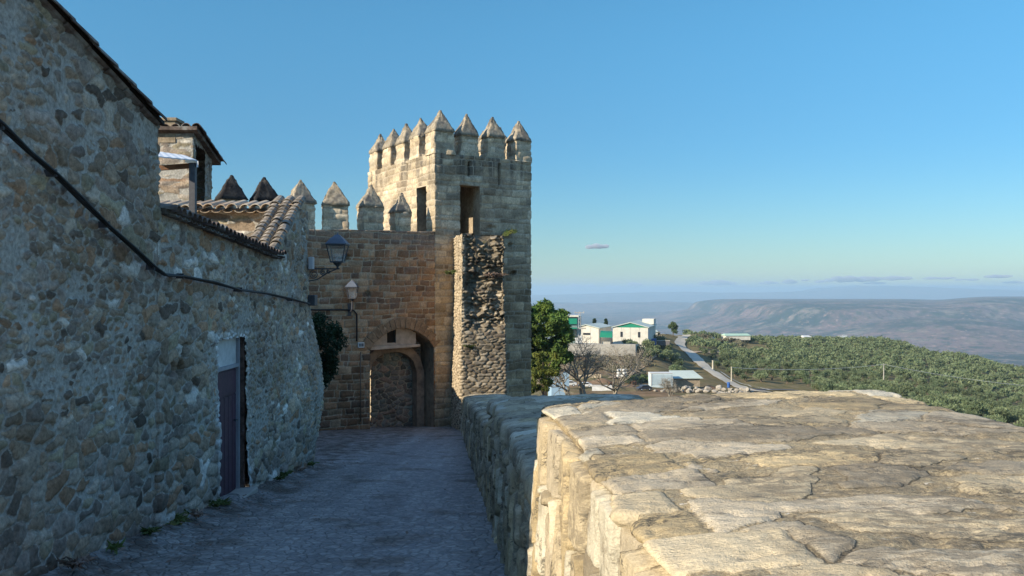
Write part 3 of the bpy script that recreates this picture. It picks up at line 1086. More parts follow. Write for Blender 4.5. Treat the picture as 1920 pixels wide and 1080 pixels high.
# voussoirs
vb = MB()
nv = 15
for i in range(nv):
    pts = []
    for t in (i + .04, i + .96):
        q = -1.02 + 2.04 * t / nv
        w_ = GC + GH * np.clip(q, -1, 1)
        zc_ = float(arch_z(np.array(w_)))
        eps = .02
        dz = (float(arch_z(np.array(w_ + eps))) - float(arch_z(np.array(w_ - eps)))) / (2 * eps)
        dz = max(-1.1, min(1.1, dz))
        nrm = Vector((-dz, 1)).normalized()
        r = .34 + random.uniform(-.03, .03)
        pts.append(((w_, zc_ + .005), (w_ + nrm.x * r, zc_ + nrm.y * r)))
    (a0, a1), (b0, b1) = pts
    j = random.uniform(.012, .03)
    vb.hexa([G(a0[0], -j, a0[1]), G(b0[0], -j, b0[1]), G(b0[0], .2, b0[1]), G(a0[0], .2, a0[1]),
             G(a1[0], -j, a1[1]), G(b1[0], -j, b1[1]), G(b1[0], .2, b1[1]), G(a1[0], .2, a1[1])])
vb.build('arch_ring', plain('voussoir_stone', (.25, .165, .10), .95, .4, 8, .6, .1, bdist=.04), gate, bevel=.015)
# infill above the lintel, with a small window
mb = MB()
w0, w1 = GC - GH, GC + .62
wl, wr = GC - .42, GC - .10
zt = -1.80
for a, b_, lo, hi in ((w0, wl, zt, None), (wr, w1, zt, None)):
    k = 10
    for i in range(k):
        p0, p1 = a + (b_ - a) * i / k, a + (b_ - a) * (i + 1) / k
        mb.hexa([G(p0, .30, lo), G(p1, .30, lo), G(p1, .42, lo), G(p0, .42, lo)] +
                [G(p0, .30, float(arch_z(np.array(p0)))), G(p1, .30, float(arch_z(np.array(p1)))), G(p1, .42, float(arch_z(np.array(p1)))), G(p0, .42, float(arch_z(np.array(p0))))])
mb.hexa([G(wl, .30, zt), G(wr, .30, zt), G(wr, .42, zt), G(wl, .42, zt), G(wl, .30, zt + .09), G(wr, .30, zt + .09), G(wr, .42, zt + .09), G(wl, .42, zt + .09)])
mb.build('tympanum', M['tymp'], gate)
mb = MB()
mb.box(G((wl + wr) / 2, .40, -1.47), U * .17, V * .02, Vector((0, 0, .26)))
mb.build('window', M['dark'], gate)
mb = MB()
mb.hexa([G(w0 + .01, .24, -1.93), G(w1 + .14, .24, -1.87), G(w1 + .14, .55, -1.87), G(w0 + .01, .55, -1.93),
         G(w0 + .01, .24, -1.80), G(w1 + .14, .24, -1.78), G(w1 + .14, .55, -1.78), G(w0 + .01, .55, -1.80)])
mb.build('lintel', M['tymp'], gate, bevel=.02)
# inner wall of the bent passage (arched), seen through the gate
ig = thing('inner_gate_wall', 'dark rubble wall with an arched recess seen inside the gate passage', 'wall', (*xy(G(-.4, 3, 0)), zg))
wa = [xy(G(-.7, 3.2, 0)), xy(G(-1.865, 1.0, 0)), xy(G(-.02, 1.0, 0)), xy(G(-.02, 3.2, 0))]
wall('wall', wa, lambda x, y: gz(x, y) - .5, -1.0, 'rubble', M['gate'], [(2, (.24, .20, .16)), (1.5, (.26, .18, .13)), (1, (.14, .12, .095)), (1, (.19, .185, .145))], ig, step=.03, cw=.24, ch=.15, seed=77, mw=.022, depth=.05)
mb = MB()
n = 14
for i in range(n):
    q0, q1 = -1 + 2 * i / n, -1 + 2 * (i + 1) / n
    f = lambda q: G(-1.22 + .86 * q, 0, -2.75 + .72 * sqrt(max(0, 1 - q * q)))
    g = lambda q: G(-1.22 + 1.14 * q, 0, -2.75 + .98 * sqrt(max(0, 1 - q * q)))
    for d0, d1 in ((.62, .98),):
        mb.hexa([f(q0) + V * d0, f(q1) + V * d0, f(q1) + V * d1, f(q0) + V * d1, g(q0) + V * d0, g(q1) + V * d0, g(q1) + V * d1, g(q0) + V * d1])
mb.box(G(-.22, .80, (-2.75 + zg) / 2 - .2), U * .14, V * .18, Vector((0, 0, (-2.75 - zg) / 2 + .2)))
mb.build('arched_recess', plain('inner_arch_stone', (.28, .20, .14), .95, .4, 6, .6, .1, bdist=.05), ig)
mb = MB()
mb.hexa([G(-3.3, 1.37, -1.0), G(-.01, 1.37, -1.0), G(-.01, 1.9, -1.0), G(-3.3, 1.9, -1.0), G(-3.3, 1.37, -.6), G(-.01, 1.37, -.6), G(-.01, 1.9, -.6), G(-3.3, 1.9, -.6)])
mb.hexa([G(-3.3, 1.37, zg - 1), G(-2.5, 1.37, zg - 1), G(-2.5, 4.4, zg - 1), G(-3.3, 4.4, zg - 1), G(-3.3, 1.37, -1.004), G(-2.5, 1.37, -1.004), G(-2.5, 4.4, 1.4), G(-3.3, 4.4, 1.4)])
mb.build('passage_sun_block', M['inner'], ig)  # unseen slab and side block, added to keep sun out of the passage
# sunlit wall standing beyond the gate
far = thing('lane_wall', 'sunlit stone wall glimpsed through the slit beside the gate jamb', 'wall', (-6.5, 39, gz(0, 39)))
wall('wall', [(-9.5, 40.5), (-9.5, 40), (-5.5, 38), (-5.5, 38.5)], -7.5, -3.0, 'rubble', M['tower'], PAL_TOWER, far, step=.08, cw=.4, ch=.25, seed=79)


def merlon(parent, c, du, wv, dv, z0, zb, za, seed, mat=None, pal=PAL_TOWER, capmat=None):
    """upright block with a pyramid cap; c: plan centre, du: unit vector along the wall"""
    mat = mat or M['tower']
    dn = Vector((-du.y, du.x, 0))
    hw, hd = wv / 2, dv / 2
    fl = .06
    cs = [c - du * hw - dn * hd, c + du * hw - dn * hd, c + du * hw + dn * hd, c - du * hw + dn * hd]
    o = wall('merlon', [xy(q) for q in cs], z0, zb, 'ashlar', mat, pal, parent, step=.045, cw=.36, ch=.2, seed=seed, mw=.024, depth=.026, rough=.022,
             batter=lambda p_: .05 * sst(z0 + .35, z0 - .1, p_[..., 2]) + .09 * (fbm((p_[..., 0] + p_[..., 1]) * 2.2, p_[..., 2] * 2.6, seed, 3) - .55))
    # cap
    n = 12
    ov = .03
    V_, Q_ = [], []
    rnd = random.Random(seed)
    jx, jy = rnd.uniform(-.04, .04), rnd.uniform(-.04, .04)
    ring = []
    for i in range(n + 1):
        t = i / n
        sc = 1 - t
        z = zb - .03 + .03 * (1 if i else 0) + (za - zb) * t * 1.0
        if i == 0:
            sc, z = 1.0, zb - .05
        r_ = []
        m_ = 10
        for side in range(4):
            a = [(-1, -1), (1, -1), (1, 1), (-1, 1)][side]
            b_ = [(1, -1), (1, 1), (-1, 1), (-1, -1)][side]
            for k in range(m_):
                s_ = k / m_
                ax_, ay_ = a[0] + (b_[0] - a[0]) * s_, a[1] + (b_[1] - a[1]) * s_
                sc2 = max(sc, .05)
                q = c + du * (ax_ * (hw + ov) * sc2 + jx * t) + dn * (ay_ * (hd + ov) * sc2 + jy * t)
                nz = rnd.uniform(-.018, .018) + .014 * sin(q.x * 9 + q.y * 7 + t * 5 + seed)
                V_.append((q.x + nz, q.y + nz, z + rnd.uniform(-.014, .014) - (0.03 if i == n else 0)))
        ring.append([len(V_) - 4 * m_ + k for k in range(4 * m_)])
    for i in range(n):
        for k in range(4 * m_):
            Q_.append((ring[i][k], ring[i][(k + 1) % (4 * m_)], ring[i + 1][(k + 1) % (4 * m_)], ring[i + 1][k]))
    mesh_np('merlon_cap', V_, Q_, capmat or M['cap'], o, ngons=[ring[-1], ring[0][::-1]], smooth=False)
    return o


for i, (px, d, ww, dd_) in enumerate(((442, .55, .76, .6), (506, .5, .76, .6), (573, .5, .76, .6), (638, .45, .80, .6), (706, .5, .70, .55), (763, .5, .56, .5))):
    a = (px - 960) / F
    w_ = (28.5 * a + 2.58) / (.848 - .53 * a)
    c = G(w_, d, 0)
    merlon(gate, Vector((c.x, c.y, 0)), U if i != 3 else (U + V * -.28).normalized(), ww, dd_, 1.75, 2.74 if i < 5 else 2.62, 3.48 if i < 5 else 3.28, 120 + i, pal=PAL_TOWER, capmat=M['shadecap'] if i < 2 else None)  # two leftmost caps get the shade painted into their colour

# tower
tower = thing('castle_tower', 'square stone castle tower crowned with pyramid-capped merlons', 'tower', (*xy(G(TW / 2, TD / 2, 0)), zg))
ZT = 4.62
per = [xy(G(0, TD, 0)), xy(G(0, 0, 0)), xy(G(TW, 0, 0)), xy(G(TW, TD, 0))]
FD = (.947, 1.74, 1.55, 3.60)       # front door w0 w1 z0 z1
LD = (.61, 1.36, 1.75, 3.56)        # left door t0 t1 z0 z1
slits_f = [(1.32, 3.92, 4.42), (2.54, 3.70, 4.46)]
slits_l = [(2.17, 3.92, 4.5), (4.45, 3.8, 4.4)]


def tow_mask(u, v):
    t = TD - u
    w_ = u - TD
    onl = u < TD
    onf = (u >= TD) & (u < TD + TW)
    k = (onl & (t > LD[0]) & (t < LD[1]) & (v > LD[2]) & (v < LD[3])) | (onf & (w_ > FD[0]) & (w_ < FD[1]) & (v > FD[2]) & (v < FD[3]))
    return ~k


def tow_dent(u, v):
    h = 0
    for (c_, a, b_) in slits_f:
        h = h - .22 * ((np.abs(u - TD - c_) < .045) & (v > a) & (v < b_))
    for (c_, a, b_) in slits_l:
        h = h - .22 * ((np.abs(TD - u - c_) < .04) & (v > a) & (v < b_))
    return h + holes([(TD + 2.98, 1.62, .10, .08, .15), (TD + 3.1, .62, .13, .09, .15), (TD + 2.2, 2.2, .2, .06, .06)])(u, v)


def tow_tint(c, u, v, e):
    n = fbm(u * .7, v * 1.6, 95, 4)
    k = sst(.50, .72, n + .18 * sst(2.8, 4.4, v) + .05) * .75
    c = c * (1 - k[..., None] * .45)
    drip = fbm(u * 5, v * .5, 97, 3)
    k3 = sst(3.2, 4.5, v) * sst(.52, .68, drip) * .6
    c = c * (1 - k3)[..., None] + np.array([.07, .065, .06]) * k3[..., None]
    low = sst(1.9, .2, v) * sst(TD - .1, TD + .1, u)
    br = c * np.array([.78, .66, .52])
    return c * (1 - .5 * low[..., None]) + br * .5 * low[..., None]


wall('wall', per, lambda x, y: gz(x, y) - 1.2, ZT, 'ashlar', M['tower'], PAL_TOWER, tower, step=.032, cw=.44, ch=.235, seed=83, mw=.024, depth=.024, rough=.016,
     mask=tow_mask, dent=tow_dent, tint=tow_tint)


def holed(mb, O, A, B, la, lb, hs, m=0):
    """rectangle O + a A + b B with rectangular holes (a0, a1, b0, b1)"""
    As = sorted({0, la, *[h[0] for h in hs], *[h[1] for h in hs]})
    Bs = sorted({0, lb, *[h[2] for h in hs], *[h[3] for h in hs]})
    for a0, a1 in zip(As[:-1], As[1:]):
        for b0, b1 in zip(Bs[:-1], Bs[1:]):
            if any(h[0] < (a0 + a1) / 2 < h[1] and h[2] < (b0 + b1) / 2 < h[3] for h in hs):
                continue
            mb.poly([O + A * a0 + B * b0, O + A * a1 + B * b0, O + A * a1 + B * b1, O + A * a0 + B * b1], m)


zv = Vector((0, 0, 1))
mb = MB()
c0w, c1w, c0t, c1t, cz0, cz1 = .5, 2.02, .5, 4.6, 1.5, 4.2
holed(mb, G(c0w, c0t, cz0), U, zv, c1w - c0w, cz1 - cz0, [(FD[0] - c0w, FD[1] - c0w, FD[2] - cz0, FD[3] - cz0)])
holed(mb, G(c0w, c0t, cz0), V, zv, c1t - c0t, cz1 - cz0, [(LD[0] - c0t, LD[1] - c0t, LD[2] - cz0, LD[3] - cz0)])
holed(mb, G(c1w, c0t, cz0), V, zv, c1t - c0t, cz1 - cz0, [])
holed(mb, G(c0w, c1t, cz0), U, zv, c1w - c0w, cz1 - cz0, [])
holed(mb, G(c0w, c0t, cz0), U, V, c1w - c0w, c1t - c0t, [])
holed(mb, G(c0w, c0t, cz1), U, V, c1w - c0w, c1t - c0t, [])
for (a, b_, z0, z1) in (FD,):
    for w_ in (a, b_):
        mb.poly([G(w_, .0, z0), G(w_, c0t, z0), G(w_, c0t, z1), G(w_, .0, z1)])
    for z in (z0, z1):
        mb.poly([G(a, .0, z), G(b_, .0, z), G(b_, c0t, z), G(a, c0t, z)])
a, b_, z0, z1 = LD
for t in (a, b_):
    mb.poly([G(.0, t, z0), G(c0w, t, z0), G(c0w, t, z1), G(.0, t, z1)])
for z in (z0, z1):
    mb.poly([G(.0, a, z), G(.0, b_, z), G(c0w, b_, z), G(c0w, a, z)])
mb.build('chamber', M['inner'], tower)
cp = lambda w_, t: Vector((G(w_, t, 0).x, G(w_, t, 0).y, 0))
ms = .70
fs = [(.37, .75), (1.40, .68), (2.46, .68), (3.53, .63)]
for i, (w_, sz) in enumerate(fs):
    merlon(tower, cp(w_, .36), U, sz, .70 if i in (0, 3) else .55, ZT - .03, 5.38 + random.uniform(-.03, .03), 6.13 + random.uniform(-.03, .03), 140 + i)
for i, t in enumerate((1.66, 2.86, 4.06, 5.32)):
    merlon(tower, cp(.33, t), V, .74, .60, ZT - .03, 5.38 + random.uniform(-.03, .03), 6.13 + random.uniform(-.03, .03), 150 + i)
for i, t in enumerate((1.66, 2.86, 4.06, 5.32)):
    merlon(tower, cp(TW - .33, t), V, .74, .60, ZT - .03, 5.38 + random.uniform(-.03, .03), 6.13 + random.uniform(-.03, .03), 160 + i)
for i, w_ in enumerate((1.36, 2.46)):
    merlon(tower, cp(w_, TD - .33), U, .74, .55, ZT - .03, 5.38 + random.uniform(-.03, .03), 6.13 + random.uniform(-.03, .03), 170 + i)

# broken pier in front of the tower
pier = thing('broken_pier', 'broken stone pier with exposed rubble core, sunlit on its left edge, against the tower', 'wall', (-.9, 27, gz(0, 27)))
pa_, pb_ = Vector((-1.575, 26.35, 0)), Vector((-.195, 26.52, 0))
pdir = Vector((-.17, 1, 0)).normalized()
pp = [xy(pa_ + pdir * 2.6), xy(pa_), xy(pb_), xy(pb_ + pdir * 2.9)]


def pier_top(x, y):
    s_ = (Vector((x, y, 0)) - pa_).dot((pb_ - pa_).normalized())
    d = (Vector((x, y, 0)) - pa_).dot(pdir)
    z = np.interp(s_, [-.3, .40, .5, .75, .95, 1.5], [1.80, 1.76, 1.45, 1.40, 1.72, 1.70])
    return float(z + .12 * (fbm(np.array([s_ * 3.]), np.array([d * 2.]), 7, 3)[0] - .5))


def pier_dent(u, v):
    f0, f1 = 2.6, 2.6 + 1.43
    on = sst(f0 + .10, f0 + .24, u + .1 * (fbm(u * 5, v * 3, 8, 2) - .5)) * sst(f1 + .02, f1 - .08, u)
    up_ = sst(-1.35, -.9, v + .35 * (fbm(u * 2, v * 2, 9, 2) - .5)) * on
    r = fbm(u * 3.2, v * 4, 14, 4)
    e, R, c_ = rubble(u, v, .19, .10, 501, merge=.3, jit=.95)
    bl = sst(.0, .05, e) * (R[2] - .25) * .32
    return up_ * (-.17 + bl * .95 + .18 * (r - .5))


def pier_batter(p_):
    return .10 * sst(.5, -3.5, p_[..., 2]) - .05


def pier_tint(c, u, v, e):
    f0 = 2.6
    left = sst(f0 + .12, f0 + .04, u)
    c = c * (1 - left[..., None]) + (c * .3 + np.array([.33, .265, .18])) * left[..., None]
    n = fbm(u * 1.2, v * 1.2, 15, 3)
    k = sst(-1.6, .4, v) * sst(.42, .6, n) * (1 - left) * .4
    return c * (1 - k)[..., None]


wall('wall', pp, lambda x, y: gz(x, y) - .5, pier_top, 'rubble', M['pier'], PAL_PIER, pier, step=.026, closed=True, cw=.21, ch=.095, seed=89, mw=.02, depth=.038,
     rough=.02, dent=pier_dent, batter=pier_batter, tint=pier_tint)

# ------------------------------------------------------------------ parapets
XL = lambda y: .567 - .0789 * y


def parapet(obj, y0, y1, skew, xr, ztop, zbot, step, cell, seed, depth, mw, name='wall', bow=.03, mat=None, rough=.012, edge_r=.07, big=None):
    """low broad wall: unrolled section (left face, top, right face) along y, with a stepped-down far end"""
    ny = int((y1 - y0) / step) + 1
    Yv = np.linspace(y0, y1, ny)
    zt = ztop(Yv)
    # section samples
    hl = zbot
    wd = xr(0.5 * (y0 + y1)) - XL(0.5 * (y0 + y1))
    nl = int((hl - edge_r) / step)
    nc = max(3, int(edge_r * 1.57 / step) + 1)
    nt_ = int((wd - 2 * edge_r) / (step * 1.15))
    kx, kz, nx_, nz_, sc_ = [], [], [], [], []
    acc = 0
    sec = []
    for i in range(nl):
        sec.append((('L', -hl + (hl - edge_r) * i / nl), (-1, 0)))
    for i in range(nc):
        a = i / nc * pi / 2
        sec.append((('C', a), (-cos(a), sin(a))))
    for i in range(nt_):
        sec.append((('T', i / nt_), (0, 1)))
    for i in range(nc):
        a = i / nc * pi / 2
        sec.append((('D', a), (sin(a), cos(a))))
    nr = int(1.6 / (step * 2))
    for i in range(nr + 1):
        sec.append((('R', -edge_r - 2.0 * i / nr), (1, 0)))
    ns = len(sec)
    X = np.zeros((ny, ns))
    Z = np.zeros((ny, ns))
    Sx = np.zeros((ny, ns))
    NX = np.zeros((ny, ns))
    NZ = np.zeros((ny, ns))
    for j, (k, n_) in enumerate(sec):
        xl, xr_ = XL(Yv), xr(Yv)
        NX[:, j], NZ[:, j] = n_
        if k[0] == 'L':
            X[:, j], Z[:, j], Sx[:, j] = xl - .035 * (-k[1]), zt + k[1], k[1] + edge_r
        elif k[0] == 'C':
            X[:, j] = xl + edge_r - edge_r * cos(k[1])
            Z[:, j] = zt - edge_r + edge_r * sin(k[1])
            Sx[:, j] = edge_r * k[1]
        elif k[0] == 'T':
            t = k[1]
            X[:, j] = xl + edge_r + (xr_ - xl - 2 * edge_r) * t
            Z[:, j] = zt + bow * (4 * t * (1 - t)) ** .7 + .03 * t * t
            Sx[:, j] = edge_r * 1.57 + X[:, j] - xl - edge_r
        elif k[0] == 'D':
            X[:, j] = xr_ - edge_r + edge_r * sin(k[1])
            Z[:, j] = zt - edge_r + edge_r * cos(k[1])
            Sx[:, j] = edge_r * 1.57 + xr_ - xl - 2 * edge_r + edge_r * k[1]
        else:
            X[:, j] = xr_
            Z[:, j] = zt + k[1]
            Sx[:, j] = 2 * edge_r * 1.57 + xr_ - xl - 2 * edge_r - k[1] - edge_r
    Yg = np.broadcast_to(Yv[:, None], X.shape).copy()
    fr_ = np.clip((X - XL(Yg)) / wd, 0, 1)
    tt = (Yg - y0) / (y1 - y0)
    Yg = Yg + skew * fr_ * sst(.5, 1, tt)
    # far end drops away
    ne = int(.9 / (step * 1.5))
    Xe, Ye, Ze, Se, NXe, NZe, NYe = [X], [Yg], [Z], [Sx], [NX], [NZ], [np.zeros(X.shape)]
    for k in range(1, ne + 1):
        dz = edge_r * 1 - edge_r * cos(min(1, k / 4) * pi / 2) + max(0, k - 4) * step * 1.5
        dy = edge_r * sin(min(1, k / 4) * pi / 2)
        Xe.append(X[-1:] + 0)
        Ye.append(Yg[-1:] + dy)
        Ze.append(np.minimum(Z[-1:], zt[-1] + bow - dz))
        Se.append(Sx[-1:])
        c_ = min(1, k / 4) * pi / 2
        NXe.append(NX[-1:] * cos(c_))
        NZe.append(NZ[-1:] * cos(c_))
        NYe.append(np.full((1, ns), sin(c_)))
    X, Yg, Z, Sx = np.concatenate(Xe), np.concatenate(Ye), np.concatenate(Ze), np.concatenate(Se)
    NX, NZ, NY = np.concatenate(NXe), np.concatenate(NZe), np.concatenate(NYe)
    vv = np.concatenate([np.broadcast_to(Yv[:, None], (ny, ns)), np.repeat((y1 + np.arange(1, ne + 1) * step * 1.5)[:, None], ns, 1)])
    pos = np.stack([X, Yg, Z], -1)
    nrm = np.stack([NX, NY, NZ], -1)
    cw, ch = cell
    e, R, c_ = rubble(Sx, vv, cw, ch, seed, merge=.34, jit=.95, warp=.35)
    e3, R3, c3 = rubble(Sx, vv, .36, .135, seed + 5, merge=.25, jit=.95, warp=.4)
    lo = Sx < .02
    e = np.where(lo, e3, e)
    R = [np.where(lo, a, b2) for a, b2 in zip(R3, R)]
    c_ = tuple(np.where(lo, a, b2) for a, b2 in zip(c3, c_))
    # dressed blocks along the street edge: (along y, over the arris)
    dp = fbm(vv * 2.3, vv * 0 + seed, seed + 3, 2)
    e2, R2, c2 = ashlar(vv, Sx + .03, .9, .27, seed + 9, wob=.04)
    rin = .10 + .34 * R2[3]                       # how far each block reaches over the top
    rdn = -.24 - .16 * R2[4]
    s_ = (Sx < rin) & (Sx > rdn)
    eb = np.minimum(e2, np.minimum(np.where(Sx > 0, .9, 1.) * (rin - Sx), Sx - rdn))
    e = np.where(s_, eb, np.minimum(e, np.where((Sx < .5) & (Sx > -.45), np.maximum(Sx - rin, rdn - Sx), 9)))
    R = [np.where(s_, a, b2) for a, b2 in zip(R2, R)]
    c_ = tuple(np.where(s_, a, b2) for a, b2 in zip(c2, c_))
    u, v = Sx, vv
    top = sst(.01, .06, Sx)
    gap = fbm(u * 2.6, v * 3.2, seed + 31, 4)
    e = e - sst(.42, .64, gap) * .07 * top * np.where(s_, .25, 1)
    dep = depth * (1 - .90 * top)

    def dent(u, v):
        fl = fbm(u * 3.1, v * 7, seed + 41, 4)
        lay = np.floor(fl * 13) / 13 + .2 * (fl - np.floor(fl * 13) / 13)
        rid = np.abs(fbm(u * 4, v * 15, seed + 45, 4) - .5)
        grit = fbm(u * 38, v * 38, seed + 47, 3) - .5
        pit = sst(.64, .74, fbm(u * 7, v * 16, seed + 48, 4)) * .009 * top
        return ((lay - .5) * .015 + (fbm(u * 1.1, v * 1.1, seed + 43, 3) - .5) * .018 * top + (fbm(u * 12, v * 20, seed + 44, 4) - .5) * .008 - pit
                - sst(.05, .0, rid) * .010 * sst(.45, .6, fbm(u * 1.7, v * 2.2, seed + 46, 2)) + grit * (.004 + .010 * sst(.02, -.01, e)))

    def tint(c, u, v, e):
        g = fbm(u * 3, v * 7, seed + 58, 4)
        c = c * .90 + .10 * np.array([.45, .37, .25])
        return c * (.84 + .32 * g)[..., None]

    return relief(name, pos, nrm, (e, R, c_), mat or M['parapet'], PAL_PAR, obj, mw=mw, depth=dep, rough=rough, dent=dent, tint=tint, uv=(u, v), rs=18)


pf = thing('parapet_block', 'broad sunlit pale stone wall top nearest the viewer', 'parapet', (1.3, 2.5, gz(0, 2.5)), 'stepped parapet along the street')
parapet(pf, -1.2, 5.0, .42, lambda y: 2.42 + .0 * y, lambda y: -.665 + .012 * np.sin(y * 2.1) - .012 + .016 * sst(4.3, 4.9, y), 1.5, .0115, (.60, .30), 401, .080, .011, bow=.03, big=True, edge_r=.045, rough=.0045)
pm_ = thing('parapet_block', 'shaded lower stone parapet in the middle, between the sunlit block and the far run', 'parapet', (1., 7.8, gz(0, 7.8)), 'stepped parapet along the street')
parapet(pm_, 4.7, 10.4, .1, lambda y: 1.95 - .03 * y, lambda y: -1.17 - .032 * (y - 5.4), 1.35, .03, (.5, .30), 421, .06, .018, bow=.05, big=True, edge_r=.05)
pc_ = thing('parapet_block', 'long low shaded stone parapet running from the step to the broken pier', 'parapet', (-.5, 18, gz(0, 18)), 'stepped parapet along the street')
parapet(pc_, 10.2, 26.7, 0, lambda y: XL(y) + 1.35, lambda y: -1.70 - .0985 * (y - 10.8), 1.3, .045, (.5, .30), 431, .07, .022, bow=.05, big=True, edge_r=.06)

# ------------------------------------------------------------------ lanterns, cables, boxes
def lantern(o, c, h, w_, glow=False):
    """four-sided tapering lantern hanging with its base at c"""
    c = Vector(c)
    k = w_ / 2
    zb, zt_ = .18 * h, .66 * h
    b = MB()
    rb_, rt = k * .55, k * .88
    for sx in (-1, 1):
        for sy in (-1, 1):
            b.tube([c + Vector((sx * rb_, sy * rb_, zb)), c + Vector((sx * rt, sy * rt, zt_))], .011, 6)
    for z, r in ((zb, rb_), (zt_, rt)):
        b.box(c + Vector((0, 0, z)), (r + .012, 0, 0), (0, r + .012, 0), (0, 0, .012))
    b.tube([c + Vector((0, 0, 0)), c + Vector((0, 0, .05 * h)), c + Vector((0, 0, .10 * h)), c + Vector((0, 0, zb))], [.02, .02, k * .3, k * .5], 8)
    b.build('lantern_frame', M['iron'], o)
    b = MB()
    z1, z2, z3 = zt_ + .012, zt_ + .16 * h, zt_ + .28 * h
    ov = k * 1.0
    for (za, ra, zb2, rb2) in ((z1, ov, z2, ov * .62), (z2, ov * .62, z3, ov * .20)):
        b.hexa([c + Vector((-ra, -ra, za)), c + Vector((ra, -ra, za)), c + Vector((ra, ra, za)), c + Vector((-ra, ra, za)),
                c + Vector((-rb2, -rb2, zb2)), c + Vector((rb2, -rb2, zb2)), c + Vector((rb2, rb2, zb2)), c + Vector((-rb2, rb2, zb2))])
    b.tube([c + Vector((0, 0, z3)), c + Vector((0, 0, z3 + .06 * h))], [.02, .008], 8)
    b.build('lantern_roof', plain('bluish_iron', (.10, .115, .14), .5, .2, 20, 0, .4), o)
    b = MB()
    r0, r1 = rb_ * .93, rt * .93
    b.hexa([c + Vector((-r0, -r0, zb + .01)), c + Vector((r0, -r0, zb + .01)), c + Vector((r0, r0, zb + .01)), c + Vector((-r0, r0, zb + .01)),
            c + Vector((-r1, -r1, zt_ - .01)), c + Vector((r1, -r1, zt_ - .01)), c + Vector((r1, r1, zt_ - .01)), c + Vector((-r1, r1, zt_ - .01))])
    g = b.build('glass', GL, o)


GL = bpy.data.materials.new('thin_glass')
GL.use_nodes = True
nt = GL.node_tree
nt.nodes.clear()
tp = nd(nt, 'BsdfTransparent')
gl = nd(nt, 'BsdfGlossy', i_Roughness=.08)
df = nd(nt, 'BsdfDiffuse', i_Color=(.5, .5, .48, 1))
m1 = nd(nt, 'MixShader', i_Fac=.12)
nt.links.new(tp.outputs[0], m1.inputs[1])
nt.links.new(gl.outputs[0], m1.inputs[2])
m2 = nd(nt, 'MixShader', i_Fac=.12)
nt.links.new(m1.outputs[0], m2.inputs[1])
nt.links.new(df.outputs[0], m2.inputs[2])
nt.links.new(m2.outputs[0], nd(nt, 'OutputMaterial').inputs[0])

lc = P(633, 503, 15.35)
l1 = thing('wall_lantern', 'large lantern on a scrolled iron bracket at the corner of the courtyard wall', 'lantern', lc)
lantern(l1, lc, .64, .38)
bb = MB()
bz = lc.z - .01
bb.box((-3.4, 15.35, bz), (.30, 0, 0), (0, .012, 0), (0, 0, .012))
for (cx, r) in ((-3.56, .085), (-3.40, .055), (-3.30, .038)):
    pts = []
    for i in range(22):
        a = i / 21 * 2.2 * 2 * pi * .8 + pi / 2
        q = r * (1 - .75 * i / 21)
        pts.append((cx + q * cos(a), 15.35, bz - .015 - r + q * sin(a)))
    bb.tube(pts, .009, 5)
bb.tube([(-3.66, 15.35, bz - .22), (-3.5, 15.35, bz - .19), (-3.3, 15.35, bz - .06), (-3.14, 15.35, bz)], .011, 6)
bb.bx(-3.70, -3.655, 15.31, 15.39, bz - .26, bz + .05)
bb.build('bracket', M['iron'], l1)

lc = P(655, 578, 26.55)
w_l = (28.5 * ((655 - 960) / F) + 2.58) / (.848 - .53 * ((655 - 960) / F))
q = G(w_l, -.24, lc.z)
l2 = thing('wall_lantern', 'small lantern on the gate wall beside the conduit bend', 'lantern', q)
lantern(l2, q + Vector((0, 0, .18)), .72, .38)
bb = MB()
bb.tube([q + V * .24 + Vector((0, 0, -.10)), q + V * .10 + Vector((0, 0, -.12)), q + Vector((0, 0, -.02)), q + Vector((0, 0, .19))], .025, 8)
bb.box(q + V * .225 + Vector((0, 0, -.05)), U * .06, V * .012, Vector((0, 0, .2)))
bb.build('bracket', M['iron'], l2)

# cable along the street walls
cb = MB()
pts = []
for (x, y) in ((-160, 110), (-60, 185), (0, 236), (50, 280), (100, 327), (150, 374), (200, 421), (250, 468), (285, 500), (308, 514), (340, 519), (400, 531), (450, 542), (500, 551), (545, 561), (578, 569)):
    Yc = 3.58 * F / (960 - x)
    pts.append(P(x, y, Yc) + Vector((0, 0, .008 * sin(x * .08))))
cb.tube(pts, .016, 8)
cb.tube([p_ + Vector((.03, 0, .012 * sin(i * 2.1))) for i, p_ in enumerate(pts[1:])], .012, 6)
cable_o = cb.build('cable', M['cable'], smooth=True)
for i in range(2, len(pts), 2):
    q_ = pts[i]
    kb = MB()
    kb.bx(WX - .02, q_.x + .028, q_.y - .008, q_.y + .008, q_.z - .026, q_.z + .030)
    kb.build('clip', M['iron'], cable_o)
tag(cable_o, 'thick black cable sagging along the rubble house and courtyard walls', 'cable')
bx_ = MB()
bx_.bx(-3.63, -3.55, 15.2, 15.34, P(0, 505, 15.3).z, P(0, 482, 15.3).z)
tag(bx_.build('junction_box', plain('grey_plastic', (.5, .5, .52), .5, .05, 8, 0), bevel=.01), 'small pale grey box below the lantern bracket on the wall corner', 'junction box')
bx_ = MB()
bx_.bx(-3.63, -3.50, 15.15, 15.38, P(0, 573, 15.3).z, P(0, 553, 15.3).z)
tag(bx_.build('connector_box', M['iron'], bevel=.015), 'dark connector box where the sagging cable meets the wall corner', 'junction box')


def on_gate(px, py, off=-.05):
    a = (px - 960) / F
    w_ = (28.5 * a + 2.58) / (.848 - .53 * a)
    g_ = G(w_, off, 0)
    return Vector((g_.x, g_.y, (HZ - py) / F * g_.y))


